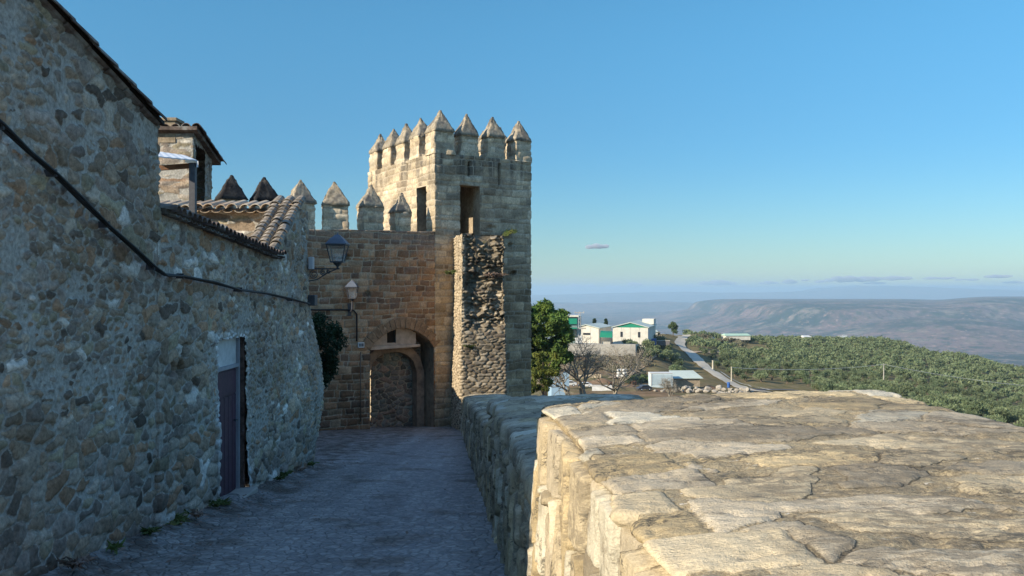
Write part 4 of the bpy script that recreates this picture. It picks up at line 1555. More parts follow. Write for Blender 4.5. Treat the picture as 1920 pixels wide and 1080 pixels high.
cb = MB()
cb.tube([on_gate(560, 580), on_gate(590, 581), on_gate(650, 581), on_gate(662, 582), on_gate(668, 589), on_gate(668, 640)], .026, 8)
tag(cb.build('conduit', M['cable'], smooth=True), 'black conduit bending down the gate wall to the white plate', 'conduit')
bx_ = MB()
c = on_gate(676, 647, -.04)
bx_.box(c, U * .10, V * .04, Vector((0, 0, .085)))
o = bx_.build('meter_plate', M['whitep'], bevel=.008)
tag(o, 'small white plate with dark marks at the end of the conduit', 'plate')
bx_ = MB()
for dx, wv in ((-.055, .014), (-.01, .010), (.045, .02)):
    bx_.box(c + U * dx - V * .044 + Vector((0, 0, .005)), U * wv, V * .006, Vector((0, 0, .05)))
b_ = bx_.build('marks', M['dark'], o)
bx_ = MB()
bx_.tube([on_gate(675, 660), on_gate(675, 790)], .018, 6)
tag(bx_.build('downpipe', plain('brown_pipe', (.14, .11, .08), .7, .2, 9, 0), smooth=True), 'thin brown pipe running down the gate wall left of the arch', 'pipe')


# ------------------------------------------------------------------ plants
def leaves(name, pts, size, mat, parent=None, seed=0, aspect=1.6, mats=None, flat=.0):
    """many small leaf faces at the given points"""
    r = np.random.RandomState(seed)
    n = len(pts)
    pts = np.asarray(pts)
    a = r.normal(size=(n, 3))
    a[:, 2] *= (1 - flat)
    a /= np.linalg.norm(a, axis=1)[:, None]
    b_ = r.normal(size=(n, 3))
    b_ -= a * (a * b_).sum(1)[:, None]
    b_ /= np.linalg.norm(b_, axis=1)[:, None]
    s_ = size * (.6 + .8 * r.rand(n))[:, None]
    V_ = np.stack([pts - a * s_ * aspect, pts + b_ * s_ * .6, pts + a * s_ * aspect, pts - b_ * s_ * .6], 1).reshape(-1, 3)
    Q_ = np.arange(4 * n).reshape(n, 4)
    return V_, Q_


def clumps(centres, radii, per, seed):
    r = np.random.RandomState(seed)
    out = []
    for c_, rad, k in zip(centres, radii, per):
        d = r.normal(size=(k, 3))
        d /= np.linalg.norm(d, axis=1)[:, None]
        rr_ = (r.rand(k) ** .45)[:, None]
        out.append(np.asarray(c_) + d * rr_ * np.asarray(rad))
    return np.concatenate(out)


# dark bush hanging by the gate
bp_ = P(604, 652, 20.5)
r = np.random.RandomState(3)
cs, rs_, ks = [], [], []
for i in range(46):
    t = r.rand()
    z = bp_.z + .75 - 1.6 * t
    wd = .42 * sin(pi * min(1, .18 + .85 * t)) + .1
    cs.append((bp_.x + r.uniform(-.35, wd * .85), bp_.y + r.uniform(-.5, .5), z))
    rs_.append(r.uniform(.12, .24))
    ks.append(170)
pt = clumps(cs, rs_, ks, 5)
V_, Q_ = leaves('', pt, .028, None, seed=6)
bush = thing('hanging_bush', 'dark leafy bush growing at the wall corner left of the gate', 'bush', (bp_.x - .3, bp_.y, gz(0, 20.5)))
mesh_np('foliage', V_, Q_, M['darkleaf'], bush, smooth=False)
sb = MB()
for i in range(7):
    e_ = cs[i * 5]
    sb.tube([(bp_.x - .5, bp_.y, bp_.z - .9 + .1 * i), ((bp_.x - .4 + e_[0]) / 2, bp_.y, e_[2] - .15), e_], [.03, .018, .008], 6)
sb.tube([(bp_.x - .45, bp_.y, gz(0, 20.5)), (bp_.x - .5, bp_.y, bp_.z)], [.06, .03], 7)
sb.build('stem', M['bark'], bush)


def tuft(name, c, h, n, mat, label, cat, spread=.5, seed=1, lean=0, lw=.012):
    r = random.Random(seed)
    b = MB()
    c = Vector(c)
    for i in range(n):
        a = r.uniform(0, 2 * pi)
        l = h * r.uniform(.45, 1)
        d = Vector((cos(a) * spread + lean, sin(a) * spread, 1)).normalized()
        p0 = c + Vector((r.uniform(-.06, .06), r.uniform(-.06, .06), -.03)) * (h / .3)
        p1 = p0 + d * l * .6
        p2 = p0 + d * l + Vector((cos(a), sin(a), -.6)) * l * .22
        s_ = d.cross(Vector((0, 1, .2))).normalized() * lw * r.uniform(.7, 1.3)
        b.poly([p0 - s_ * .5, p0 + s_ * .5, p1 + s_, p1 - s_])
        b.poly([p1 - s_, p1 + s_, p2])
        for k in range(2):
            q_ = p0.lerp(p2, r.uniform(.4, .95))
            o_ = Vector((r.gauss(0, 1), r.gauss(0, 1), r.gauss(0, .6))) * lw * 2.2
            b.poly([q_ - s_ * 1.4, q_ + o_ - s_, q_ + o_ * 1.6, q_ + s_ * 1.4])
    return tag(b.build(name, mat), label, cat)


tuft('weed_tuft', P(887, 476, 26.75), .28, 90, M['dryleaf'], 'dry brown weed growing on top of the rubble core of the broken pier', 'weed', .8, 2, lw=.02)
tuft('weed_tuft', P(900, 462, 26.9), .30, 80, M['weed'], 'green weeds in the gap between the two tops of the broken pier', 'weed', .9, 3, lw=.02)
tuft('dry_shrub', P(928, 520, 26.6), .36, 160, M['dryleaf'], 'reddish dry shrub on the right of the broken pier', 'shrub', 1.2, 4, lw=.018)
tuft('weed_tuft', P(847, 513, 26.9), .24, 40, M['weed'], 'small green plant sprouting from the sunlit left edge of the pier', 'weed', 1.2, 5, lean=-.6, lw=.02)
tuft('weed_tuft', P(880, 652, 26.4), .22, 40, M['weed'], 'green plant in the middle of the rubble face of the pier', 'weed', 1.0, 6, lw=.02)
tuft('weed_tuft', P(946, 440, 29.8), .5, 30, M['weed'], 'thin green plant leaning out from the tower wall right of the pier', 'weed', .4, 7, lean=1.1, lw=.018)
tuft('weed_tuft', (WX + .03, 9.05, gz(0, 9.05) + .05), .24, 60, M['weed'], 'green weed at the foot of the house wall beside the street', 'weed', .8, 8, lw=.014)
tuft('weed_tuft', (WX + .10, 10.4, gz(0, 10.4) + .05), .16, 40, M['weed'], 'low weed at the left foot of the purple door', 'weed', .8, 9, lw=.014)


_r = random.Random(44)
for i in range(11):
    yy_ = 6.9 + i * .82 + _r.uniform(-.25, .25)
    if 10.2 < yy_ < 12:
        continue
    w_ = tuft('weed_tuft', (WX + .10 + _r.uniform(0, .10), yy_, gz(0, yy_) + .10), _r.uniform(.07, .16), 26, M['weed'] if i % 3 else M['dryleaf'],
              'small weed among the dirt along the foot of the left wall', 'weed', .9, 60 + i, lw=.012)
    w_['group'] = 'weeds along the foot of the left wall'
lb = MB()
for i in range(420):
    yy_ = _r.uniform(6.5, 16) if i % 4 else _r.uniform(6.5, 25)
    xx_ = WX + .15 + abs(_r.gauss(0, .38)) if i % 4 else _r.uniform(-3.4, -.6)
    if yy_ > 15.8 and xx_ > -1.9 and i % 4 == 0:
        xx_ = -2.4
    z_ = gz(0, yy_) + .055 + (.10 * max(0, min(1, (-3.2 - xx_) / .55)))
    a_ = _r.uniform(0, 6.28)
    l_ = _r.uniform(.012, .032)
    d1 = Vector((cos(a_), sin(a_), _r.uniform(-.2, .4))) * l_
    d2 = Vector((-sin(a_), cos(a_), _r.uniform(-.2, .4))) * l_ * .6
    c_ = Vector((xx_, yy_, z_))
    lb.poly([c_ - d1, c_ + d2, c_ + d1, c_ - d2])
tag(lb.build('leaf_litter', M['dryleaf']), None, None, kind='stuff')


def tree_mesh(centres, radii, per, size, seed, trunk_pts, trunk_r, mats, aspect=1.5):
    """crown leaves + trunk as one mesh with two materials"""
    pt = clumps(centres, radii, per, seed)
    V_, Q_ = leaves('', pt, size, None, seed=seed + 1, aspect=aspect)
    b = MB()
    for tp_, tr_ in zip(trunk_pts, trunk_r):
        b.tube(tp_, tr_, 6)
    me = bpy.data.meshes.new('tree')
    off = len(b.v)
    me.from_pydata(b.v + [tuple(v_) for v_ in V_], [], b.f + [tuple(int(i) + off for i in q_) for q_ in Q_])
    me.polygons.foreach_set('material_index', [1] * len(b.f) + [0] * len(Q_))
    for m_ in mats:
        me.materials.append(m_)
    me.update()
    return me


def olive_mesh(seed, k=120):
    r = np.random.RandomState(seed)
    cs, rd, ks = [], [], []
    for i in range(11):
        a = r.rand() * 2 * pi
        q = r.rand() ** .6 * 1.55
        z = 1.9 + r.uniform(-.7, 1.0) * (1 - .35 * q / 1.6)
        cs.append((cos(a) * q, sin(a) * q, z))
        rd.append((r.uniform(.7, 1.15), r.uniform(.7, 1.15), r.uniform(.55, .9)))
        ks.append(k)
    trk = [[(0, 0, -.4), (.1, .05, .7), (.3, .2, 1.5)], [(0, 0, .4), (-.3, .1, 1.1), (-.7, -.2, 1.9)]]
    return tree_mesh(cs, rd, ks, .135, seed, trk, [[.28, .2, .1], [.18, .14, .08]], [M['olive'], M['bark']])


ol = [olive_mesh(900 + i) for i in range(7)]
r = np.random.RandomState(11)


def road_xy(y):
    return np.interp(y, [205, 215, 240, 265, 290, 325, 350, 400, 450], [(1432 - 960) / F * 205, (1420 - 960) / F * 215, (1375 - 960) / F * 240, (1330 - 960) / F * 265, (1310 - 960) / F * 290, (1288 - 960) / F * 325, (1273 - 960) / F * 350, (1280 - 960) / F * 400, (1288 - 960) / F * 450])


def track_px(y):      # dirt track crossing the grove top
    return np.interp(y, [300, 330, 360, 400, 460], [1270, 1310, 1350, 1395, 1440])


spots = []
row = 0
yy = 158.0
while yy < 660:
    row += 1
    x0 = .205 * yy
    x1 = .66 * yy
    x = x0 + (row % 2) * 3.2
    while x < x1:
        X, Y = x + r.normal() * .8, yy + r.normal() * .9
        px = 960 + F * X / Y
        ok = X > road_xy(Y) + 4.5 and px < 2010
        if Y > 400 and px < 1440 and Y < 470:
            ok = False
        if 300 < Y < 462 and abs(px - track_px(Y)) < 14:
            ok = False
        if (Y < 222 and px < 1530) or (Y < 190 and px < 1680):
            ok = False
        if Y < 250 and px < 1535:
            ok = ok and (X > road_xy(Y) + 16) and not (1425 < px < 1520)
        if Y < 262 and px > 1700:
            ok = ok
        if ok and r.rand() > .05:
            spots.append((X, Y, px))
        x += 6.7
    yy += 6.9
# a few olives left of the road too
for i in range(26):
    Y = r.uniform(238, 300)
    X = road_xy(Y) - r.uniform(10, 26)
    spots.append((X, Y, 960 + F * X / Y))


def visible(X, Y, px):
    """clear of the crest and of the parapet, judged along the sight line"""
    top = tz(X, Y) + 3.2
    sl_ = top / Y
    ys_ = np.linspace(60, Y - 4, 60)
    return bool((terr(X / Y * ys_, ys_) / ys_ < sl_ + .0005).all()) and (HZ - F * sl_) < (742 if px < 1640 else 742 + (px - 1640) * .19) and px < 1935


vis = [s_ for s_ in spots if visible(*s_)]
vis.sort(key=lambda s_: s_[1])
zt_all = terr(np.array([s_[0] for s_ in vis]), np.array([s_[1] for s_ in vis]))
NI = 296
cnt = 0
restV, restQ, off = [], [], 0
for i, (X, Y, px) in enumerate(vis):
    z = float(zt_all[i]) - .15
    sc = r.uniform(.72, 1.2)
    if i < NI:
        o = bpy.data.objects.new('olive_tree', ol[i % 7])
        COL.objects.link(o)
        o.location = (X, Y, z)
        o.scale = (sc, sc, sc * r.uniform(.9, 1.1))
        o.rotation_euler = (0, 0, r.rand() * 6.28)
        left = X < road_xy(Y)
        if left:
            tag(o, 'grey-green olive tree left of the pale concrete road below the warehouses', 'tree', 'olive trees left of the road')
        elif px < 1560:
            tag(o, 'grey-green olive tree on the slope just right of the pale concrete road', 'tree', 'olive trees beside the road')
        elif px < 1760:
            tag(o, 'grey-green olive tree in the middle of the grove above the sunlit wall top', 'tree', 'olive trees in mid grove')
        else:
            tag(o, 'grey-green olive tree on the falling far right end of the grove', 'tree', 'olive trees on the right slope')
    else:
        cs = [(X + r.normal() * 1.0 * sc, Y + r.normal() * 1.0 * sc, z + (1.9 + r.uniform(-.5, .9)) * sc) for _ in range(6)]
        pt = clumps(cs, [(1.25 * sc, 1.25 * sc, .95 * sc)] * 6, [30] * 6, 5000 + i)
        V_, Q_ = leaves('', pt, .36, None, seed=i)
        restV.append(V_)
        restQ.append(Q_ + off)
        off += len(V_)
if restV:
    o = mesh_np('olive_grove', np.concatenate(restV), np.concatenate(restQ), M['olive'], smooth=False)
    tag(o, 'distant grey-green olive grove covering the top of the slope', 'grove', kind='stuff')
print('olives', len(spots), 'visible', len(vis))

# the pine beside the tower
def big_tree(name, label, base, h, cs, rd, ks, leaf, mat, seed, group=None):
    t = thing(name, label, 'tree', base, group)
    pt = clumps(cs, rd, ks, seed)
    V_, Q_ = leaves('', pt, leaf, None, seed=seed)
    mesh_np('crown', V_, Q_, mat, t, smooth=False)
    b = MB()
    bs = Vector(base)
    top = bs + Vector((0, 0, h * .85))
    b.tube([bs - Vector((0, 0, .3)), bs.lerp(top, .4) + Vector((.1 * h * .1, 0, 0)), top], [h * .03, h * .02, h * .006], 8)
    rr_ = random.Random(seed)
    for c_ in rr_.sample(list(cs), min(10, len(cs))):
        c_ = Vector(c_)
        st_ = bs.lerp(top, min(.9, max(.2, (c_.z - bs.z) / h * .7)))
        b.tube([st_, st_.lerp(c_, .5) + Vector((0, 0, .02 * h)), c_], [h * .010, h * .007, h * .003], 6)
    b.build('trunk', M['bark'], t)
    return t


Yp = 92.
r = np.random.RandomState(21)
bx0 = P(1020, 760, Yp)
bz = tz(bx0.x, Yp)
cs, rd, ks = [], [], []
outline = [(985, 1042, 577), (985, 1060, 595), (985, 1068, 615), (985, 1078, 635), (985, 1080, 655), (985, 1070, 672), (985, 1045, 690)]
for (xa, xb, y) in outline:
    for k in range(17):
        x = r.uniform(xa - 25, xb - 5)
        q = P(x, y + r.uniform(-6, 10), Yp + r.uniform(-2.2, 2.2))
        cs.append(tuple(q))
        rd.append((r.uniform(.5, .95), r.uniform(.5, .95), r.uniform(.35, .65)))
        ks.append(190)
big_tree('pine_tree', 'rounded green pine standing right beside the tower', (bx0.x, Yp, bz), 10.5, cs, rd, ks, .19, M['pine'], 22)
Yp = 84.
bx0 = P(1018, 760, Yp)
bz = tz(bx0.x, Yp)
cs, rd, ks = [], [], []
for k in range(34):
    y = r.uniform(664, 735)
    x = r.uniform(985, 1046 - abs(y - 680) * .35)
    cs.append(tuple(P(x, y, Yp + r.uniform(-1.2, 1.2))))
    rd.append((r.uniform(.35, .6), r.uniform(.35, .6), r.uniform(.25, .45)))
    ks.append(80)
big_tree('yellow_tree', 'yellow-green leafy tree below the pine beside the tower foot', (bx0.x, Yp, bz), 5, cs, rd, ks, .12, M['yellow'], 24)
# lone round tree by the road, two dark trees behind the warehouses
for (px, py0, py1, wpx, Y, lab, nm) in ((1262, 604, 628, 11, 400, 'lone round dark tree standing beside the top of the road', 'round_tree'),
                                          (1115, 597, 620, 6.5, 330, 'dark pointed tree behind the left warehouse roof', 'conifer_tree'),
                                          (1136, 597, 625, 7, 325, 'dark tree just left of the gap between the two warehouses', 'conifer_tree')):
    c = P(px, py1, Y)
    hh = (py1 - py0) / F * Y
    wv = wpx / F * Y
    zb = min(tz(c.x, Y), c.z)
    cs, rd, ks = [], [], []
    for k in range(22):
        t = r.uniform(.25, 1) if nm == 'round_tree' else r.uniform(.1, 1)
        ww = wv * (sin(pi * min(.93, t * .9 + .05)) if nm == 'round_tree' else (1.05 - t) * 1.1)
        a = r.rand() * 6.28
        q = sqrt(r.rand()) * ww * .75
        cs.append((c.x + cos(a) * q, Y + sin(a) * q, c.z + hh * t * .93))
        rd.append((wv * .36, wv * .36, wv * .30))
        ks.append(110)
    big_tree(nm, lab, (c.x, Y, zb), hh + c.z - zb, cs, rd, ks, .22, M['bushgreen'] if nm == 'round_tree' else M['darkleaf'], 30 + int(px))


# bare trees in front of the yard
def bare_tree(label, base, h, spread, seed, depth=5, name='bare_tree'):
    t = thing(name, label, 'tree', base)
    rr_ = random.Random(seed)
    tb_, bb_ = MB(), MB()

    def grow(p0, d, ln_, rad, lv):
        p1 = p0 + d * ln_ * .5 + Vector((rr_.gauss(0, 1), rr_.gauss(0, 1), rr_.gauss(0, 1))) * ln_ * .06
        p2 = p0 + d * ln_
        (tb_ if lv == 0 else bb_).tube([p0, p1, p2], [rad, rad * .8, rad * .62], 5 if lv < 3 else 3, caps=False)
        if lv >= depth:
            return
        for k in range(3 if lv < 2 else rr_.choice((2, 3, 3))):
            dd_ = (d + Vector((rr_.gauss(0, 1), rr_.gauss(0, 1), rr_.gauss(.12, .6))) * spread).normalized()
            grow(p0.lerp(p2, rr_.uniform(.55, 1)), dd_, ln_ * rr_.uniform(.66, .88), max(rad * .6, .016), lv + 1)

    for k in range(2):
        grow(Vector(base) + Vector((k * .25, 0, -.2)), Vector((rr_.uniform(-.5, .5), rr_.uniform(-.3, .3), 1)).normalized(), h * .34, h * .026, 0)
    tb_.build('trunk', M['twig'], t)
    bb_.build('branches', M['twig'], t)


for (px, Y, h, sd_, lab) in ((1098, 96, 8.2, 3, 'bare grey-brown tree with forked trunk in front of the yard'),
                              (1068, 108, 7.6, 8, 'thin bare tree between the yellow tree and the white car'),
                              (1150, 104, 7.6, 9, 'smaller bare tree right of the forked bare tree, below the white bales'),
                              (1255, 150, 4.4, 12, 'low leafless grey bush below the white container')):
    X = (px - 960) / F * Y
    bare_tree(lab, (X, Y, tz(X, Y)), h, .62, sd_, 6)

# scrub on the bank below the warehouses
r = np.random.RandomState(33)
SC = []
for i in range(3):
    rr2 = np.random.RandomState(60 + i)
    cs = [(rr2.normal() * .7, rr2.normal() * .7, .5 + rr2.rand() * .6) for _ in range(9)]
    me = tree_mesh(cs, [(.55, .55, .42)] * 9, [30] * 9, .17, 70 + i, [[(0, 0, -.2), (.1, 0, .7)]], [[.08, .04]], [M['scrub'] if i < 2 else M['bushgreen'], M['bark']])
    SC.append(me)
labs = {0: ('dry grey-green scrub bush on the bank below the warehouses', 'scrub bushes on the bank'),
        1: ('green bush beside the white bales and the container', 'green bushes by the container'),
        2: ('dry bush at the edge of the road top', 'bushes at the road top')}
for (xa, xb, ya, yb, n_, kind) in ((1085, 1215, 232, 262, 46, 0), (1180, 1225, 203, 215, 7, 1), (1225, 1268, 285, 380, 26, 2), (1305, 1400, 405, 470, 22, 2), (1085, 1210, 270, 276, 10, 0)):
    for i in range(n_):
        Y = r.uniform(ya, yb)
        px = r.uniform(xa, xb)
        X = (px - 960) / F * Y
        if kind == 2 and -9 < X - road_xy(Y) < 4:
            continue
        o = bpy.data.objects.new('scrub_bush' if kind != 1 else 'green_bush', SC[2 if kind == 1 else i % 2])
        COL.objects.link(o)
        o.location = (X, Y, tz(X, Y) - .1)
        s_ = r.uniform(.6, 1.25) * (1.5 if kind else 1)
        o.scale = (s_ * 1.2, s_ * 1.2, s_)
        o.rotation_euler = (0, 0, r.rand() * 6)
        tag(o, labs[kind][0], 'bush', labs[kind][1])


# ------------------------------------------------------------------ roads on the hill
def strip(name, pts, wd, mat, lift=.12):
    pts = [Vector((x, y, 0)) for x, y in pts]
    # densify
    dense = []
    for a, b_ in zip(pts[:-1], pts[1:]):
        k = max(1, int((b_ - a).length / 3))
        dense += [a.lerp(b_, i / k) for i in range(k)]
    dense.append(pts[-1])
    for _ in range(8):
        dense = [dense[0]] + [(dense[i - 1] + dense[i] * 2 + dense[i + 1]) / 4 for i in range(1, len(dense) - 1)] + [dense[-1]]
    V_, Q_ = [], []
    m_ = 5
    for i, p_ in enumerate(dense):
        d = (dense[min(i + 1, len(dense) - 1)] - dense[max(i - 1, 0)]).normalized()
        s_ = Vector((d.y, -d.x, 0))
        for k in range(m_ + 1):
            q_ = p_ + s_ * wd * (k / m_ - .5)
            V_.append((q_.x, q_.y, tz(q_.x, q_.y) + lift))
    for i in range(len(dense) - 1):
        for k in range(m_):
            a = i * (m_ + 1) + k
            Q_.append((a, a + 1, a + m_ + 2, a + m_ + 1))
    return tag(mesh_np(name, V_, Q_, mat), None, None, kind='structure')


strip('road', [(float(road_xy(y)), y) for y in (205, 215, 240, 265, 290, 325, 350, 400, 450)], 4.2, M['concrete_road'], .35)
strip('road_spur', [((x - 960) / F * y, y) for x, y in ((1290, 440), (1270, 425), (1245, 415), (1225, 410))], 4.5, M['concrete_road'], .3)
strip('dirt_track', [((x - 960) / F * y, y) for x, y in ((1150, 214), (1180, 232), (1205, 252), (1235, 272), (1275, 290))], 3.0, M['track'], .25)
strip('dirt_track', [((x - 960) / F * y, y) for x, y in ((1296, 318), (1340, 340), (1375, 385), (1440, 430))], 3.0, M['track'], .25)
strip('paved_road', [((x - 960) / F * y, y) for x, y in ((1418, 218), (1450, 222), (1490, 222), (1530, 214))], 6.5, M['asphalt'], .45)


# ------------------------------------------------------------------ buildings on the hill
def frame(px, Y, deg):
    """local axes of a building: origin on the ground, right vector a, back vector b"""
    X = (px - 960) / F * Y
    a = Vector((cos(radians(deg)), sin(radians(deg)), 0))
    b_ = Vector((-a.y, a.x, 0))
    return Vector((X, Y, 0)), a, b_


def shed(name, label, px, Y, deg, wd, dp, zb, ze, zr, ridge_back=True, gable='green', parent_cat='warehouse', win=(), joints=0, roof='roofgrey'):
    o, a, b_ = frame(px, Y, deg)
    t = thing(name, label, parent_cat, (o.x, o.y, zb))
    q = lambda u, v, z: o + a * u + b_ * v + Vector((0, 0, z))
    m_ = MB()
    m_.hexa([q(0, 0, zb - 1), q(wd, 0, zb - 1), q(wd, dp, zb - 1), q(0, dp, zb - 1), q(0, 0, ze), q(wd, 0, ze), q(wd, dp, ze), q(0, dp, ze)])
    w_o = m_.build('wall', M['white'], t)
    if joints:
        j = MB()
        for i in range(1, joints):
            u = wd * i / joints
            j.box(q(u, -.03, (zb + ze) / 2), a * .05, b_ * .02, Vector((0, 0, (ze - zb) / 2)))
        j.build('panel_joint', plain('joint_grey', (.45, .44, .40), .8, .1, 1, 0), w_o)
    g = MB()
    g.hexa([q(0, .02, ze), q(wd, .02, ze), q(wd, dp, ze), q(0, dp, ze), q(wd / 2 - .01, .02, zr), q(wd / 2 + .01, .02, zr), q(wd / 2 + .01, dp, zr), q(wd / 2 - .01, dp, zr)])
    g.build('gable', M[gable], t)
    rf = MB()
    th = .28
    for s_ in (0, 1):
        u0, u1 = (-.4, wd / 2) if s_ == 0 else (wd / 2, wd + .4)
        z0, z1 = (ze - .05, zr + .15) if s_ == 0 else (zr + .15, ze - .05)
        rf.hexa([q(u0, -.4, z0), q(u1, -.4, z1), q(u1, dp + .3, z1), q(u0, dp + .3, z0), q(u0, -.4, z0 + th), q(u1, -.4, z1 + th), q(u1, dp + .3, z1 + th), q(u0, dp + .3, z0 + th)])
    rf.build('roof', M[roof], t)
    for (u, z0, z1, ww) in win:
        m_ = MB()
        m_.box(q(u, -.03, (z0 + z1) / 2), a * ww / 2, b_ * .05, Vector((0, 0, (z1 - z0) / 2)))
        m_.build('window', M['darkglass'], t)
    return t, q


k = 280 / F
zb2 = (HZ - 650) * k
t, q = shed('warehouse', 'white warehouse with green gable and two tall dark windows', 1149, 283, -16, 11.6, 22, zb2, (HZ - 614.5) * k, (HZ - 606.5) * k, win=[(2.9, zb2 + 3.1, zb2 + 4.8, .75), (8.7, zb2 + 3.0, zb2 + 4.8, .75)], joints=4)
m_ = MB()
m_.box(q(9.8, 18, (HZ - 606) * k), Vector((1.9, -.5, 0)), Vector((.8, 2.6, 0)), Vector((0, 0, .9)))
m_.build('roof_block', M['white'], t)
k = 292 / F
zb1 = (HZ - 645) * k
t, q = shed('warehouse', 'long low white warehouse with grey roof and dark solar strip', 1076, 292, -22, 8.8, 16, zb1, (HZ - 615) * k, (HZ - 610) * k, gable='white', win=[(4.6, zb1 + 3.2, zb1 + 3.9, 2.6)], joints=3)
m_ = MB()
m_.hexa([q(.6, 1.0, (HZ - 614.2) * k + .45), q(3.9, 1.0, (HZ - 611) * k + .30), q(3.9, 5, (HZ - 611) * k + .30), q(.6, 5, (HZ - 614.2) * k + .45),
         q(.6, 1.0, (HZ - 614.2) * k + .6), q(3.9, 1.0, (HZ - 611) * k + .45), q(3.9, 5, (HZ - 611) * k + .45), q(.6, 5, (HZ - 614.2) * k + .6)])
m_.build('solar_panel', M['darkglass'], t)
# green fronted hall behind the pine
o, a, b_ = frame(1030, 264, -6)
k = 264 / F
zz = lambda y: (HZ - y) * k
q = lambda u, v, z: o + a * u + b_ * v + Vector((0, 0, z))
t = thing('green_hall', 'tall hall with green fascia half hidden behind the pine', 'building', (o.x, o.y, zz(645)))
m_ = MB()
m_.hexa([q(0, 0, zz(652)), q(8.6, 0, zz(652)), q(9.6, 10, zz(652)), q(0, 10, zz(652)), q(0, 0, zz(594)), q(8.6, 0, zz(594)), q(9.6, 10, zz(594)), q(0, 10, zz(594))])
m_.build('wall', plain('dark_cladding', (.16, .22, .22), .7, .1, .5, 0), t)  # even dark grey-green wall colour
m_ = MB()
m_.box(q(4.25, -.35, zz(602)), a * 4.3, b_ * .3, Vector((0, 0, .85)))
m_.build('green_fascia', M['green'], t)
m_ = MB()
m_.box(q(4.3, 2.0, zz(592.5)), a * 4.7, b_ * 2.7, Vector((0, 0, .22)))
m_.build('roof', M['white'], t)
m_ = MB()
m_.box(q(3.5, -2.0, zz(614.5)), a * 5.2, b_ * 1.6, Vector((0, 0, .14)))
m_.build('canopy', M['green'], t)
# green canopy shed between the warehouses
o, a, b_ = frame(1124, 262, -8)
k = 262 / F
q = lambda u, v, z: o + a * u + b_ * v + Vector((0, 0, z))
t = thing('canopy_shed', 'open shed with bright green roof between the two warehouses', 'shed', (o.x, o.y, zz(645)))
m_ = MB()
m_.hexa([q(0, 0, (HZ - 632.5) * k), q(3.9, 0, (HZ - 633) * k), q(3.9, 3.5, (HZ - 633) * k), q(0, 3.5, (HZ - 632.5) * k),
         q(.25, 0.2, (HZ - 623) * k), q(3.9, 0.2, (HZ - 624) * k), q(3.9, 3.5, (HZ - 622) * k), q(.25, 3.5, (HZ - 621) * k)])
m_.build('roof', M['green'], t)
for (u, v) in ((.3, .2), (3.6, .2), (.3, 3.2), (3.6, 3.2)):
    m_ = MB()
    m_.box(q(u, v, (HZ - 641) * k), a * .08, b_ * .08, Vector((0, 0, 1.45)))
    m_.build('post', M['iron'], t)
m_ = MB()
m_.box(q(2, 1.6, (HZ - 644) * k), a * 1.3, b_ * .9, Vector((0, 0, .5)))
m_.build('bench', M['concrete'], t)
# transformer pylon
o, a, b_ = frame(1086.5, 262, 0)
q = lambda u, v, z: o + a * u + b_ * v + Vector((0, 0, z))
t = thing('transformer_pole', 'grey lattice transformer pole with crossarm left of the warehouses', 'power pole', (o.x, o.y, (HZ - 648) * k))
m_ = MB()
z0, z1 = (HZ - 650) * k, (HZ - 586.5) * k
for sx in (-.45, .45):
    for sy in (-.3, .3):
        m_.tube([q(sx, sy, z0), q(sx * .55, sy * .55, z1)], .07, 4)
n = 9
for i in range(n):
    za, zb_ = z0 + (z1 - z0) * i / n, z0 + (z1 - z0) * (i + 1) / n
    f_ = 1 - .45 * i / n
    s_ = 1 if i % 2 else -1
    for sy in (-.3, .3):
        m_.tube([q(-.45 * f_ * s_, sy * f_, za), q(.45 * f_ * s_, sy * f_, zb_)], .045, 4)
m_.build('lattice', plain('galvanised_steel', (.42, .42, .42), .6, .1, 2, 0), t)
m_ = MB()
m_.box(q(0, 0, z1), a * 1.5, b_ * .12, Vector((0, 0, .10)))
for u in (-1.3, 0, 1.3):
    m_.tube([q(u, 0, z1 + .1), q(u, 0, z1 + .45)], .09, 6)
m_.build('crossarm', M['concrete'], t)
m_ = MB()
m_.box(q(0, -.6, (HZ - 615.5) * k), a * 2.0, b_ * .3, Vector((0, 0, .22)))
m_.build('transformer_shelf', M['concrete'], t)
m_ = MB()
m_.box(q(.3, -.6, (HZ - 636) * k), a * .5, b_ * .4, Vector((0, 0, 1.1)))
m_.box(q(-.9, -.6, (HZ - 638) * k), a * .45, b_ * .4, Vector((0, 0, .8)))
m_.build('cabinet', M['whitep'], t)
# retaining wall and yard bits
rw = thing('retaining_wall', 'long pale grey retaining wall below the warehouses', 'wall', (*xy(frame(1085, 255, 0)[0]), (HZ - 658) * 255 / F))
k = 255 / F
o, a, b_ = frame(1060, 257, -3)
q = lambda u, v, z: o + a * u + b_ * v + Vector((0, 0, z))
m_ = MB()
m_.hexa([q(0, 0, (HZ - 668) * k), q(21, 0, (HZ - 668) * k), q(22.8, 9, (HZ - 668) * k), q(0, 9, (HZ - 668) * k), q(0, 0, (HZ - 646) * k), q(21, 0, (HZ - 646) * k), q(22.8, 9, (HZ - 649) * k), q(0, 9, (HZ - 647) * k)])
m_.build('wall', M['concrete'], rw)
o, a, b_ = frame(1222, 285, -14)
k = 285 / F
m_ = MB()
m_.box(o + a * .7 + Vector((0, 0, (HZ - 641) * k)), a * .75, b_ * 1.4, Vector((0, 0, .95)))
m_.box(o + a * .7 + Vector((0, 0, (HZ - 635.6) * k)), a * .85, b_ * 1.5, Vector((0, 0, .07)))
for i in range(3):
    m_.box(o + a * (.2 + .5 * i) - b_ * 1.42 + Vector((0, 0, (HZ - 641) * k)), a * .03, b_ * .04, Vector((0, 0, .9)))
tag(m_.build('blue_skip', M['blue']), 'blue container standing at the right corner of the white warehouse', 'container')
lw = thing('yard_wall', 'low dark yard wall with pale coping right of the blue container', 'wall', o + a * 2)
m_ = MB()
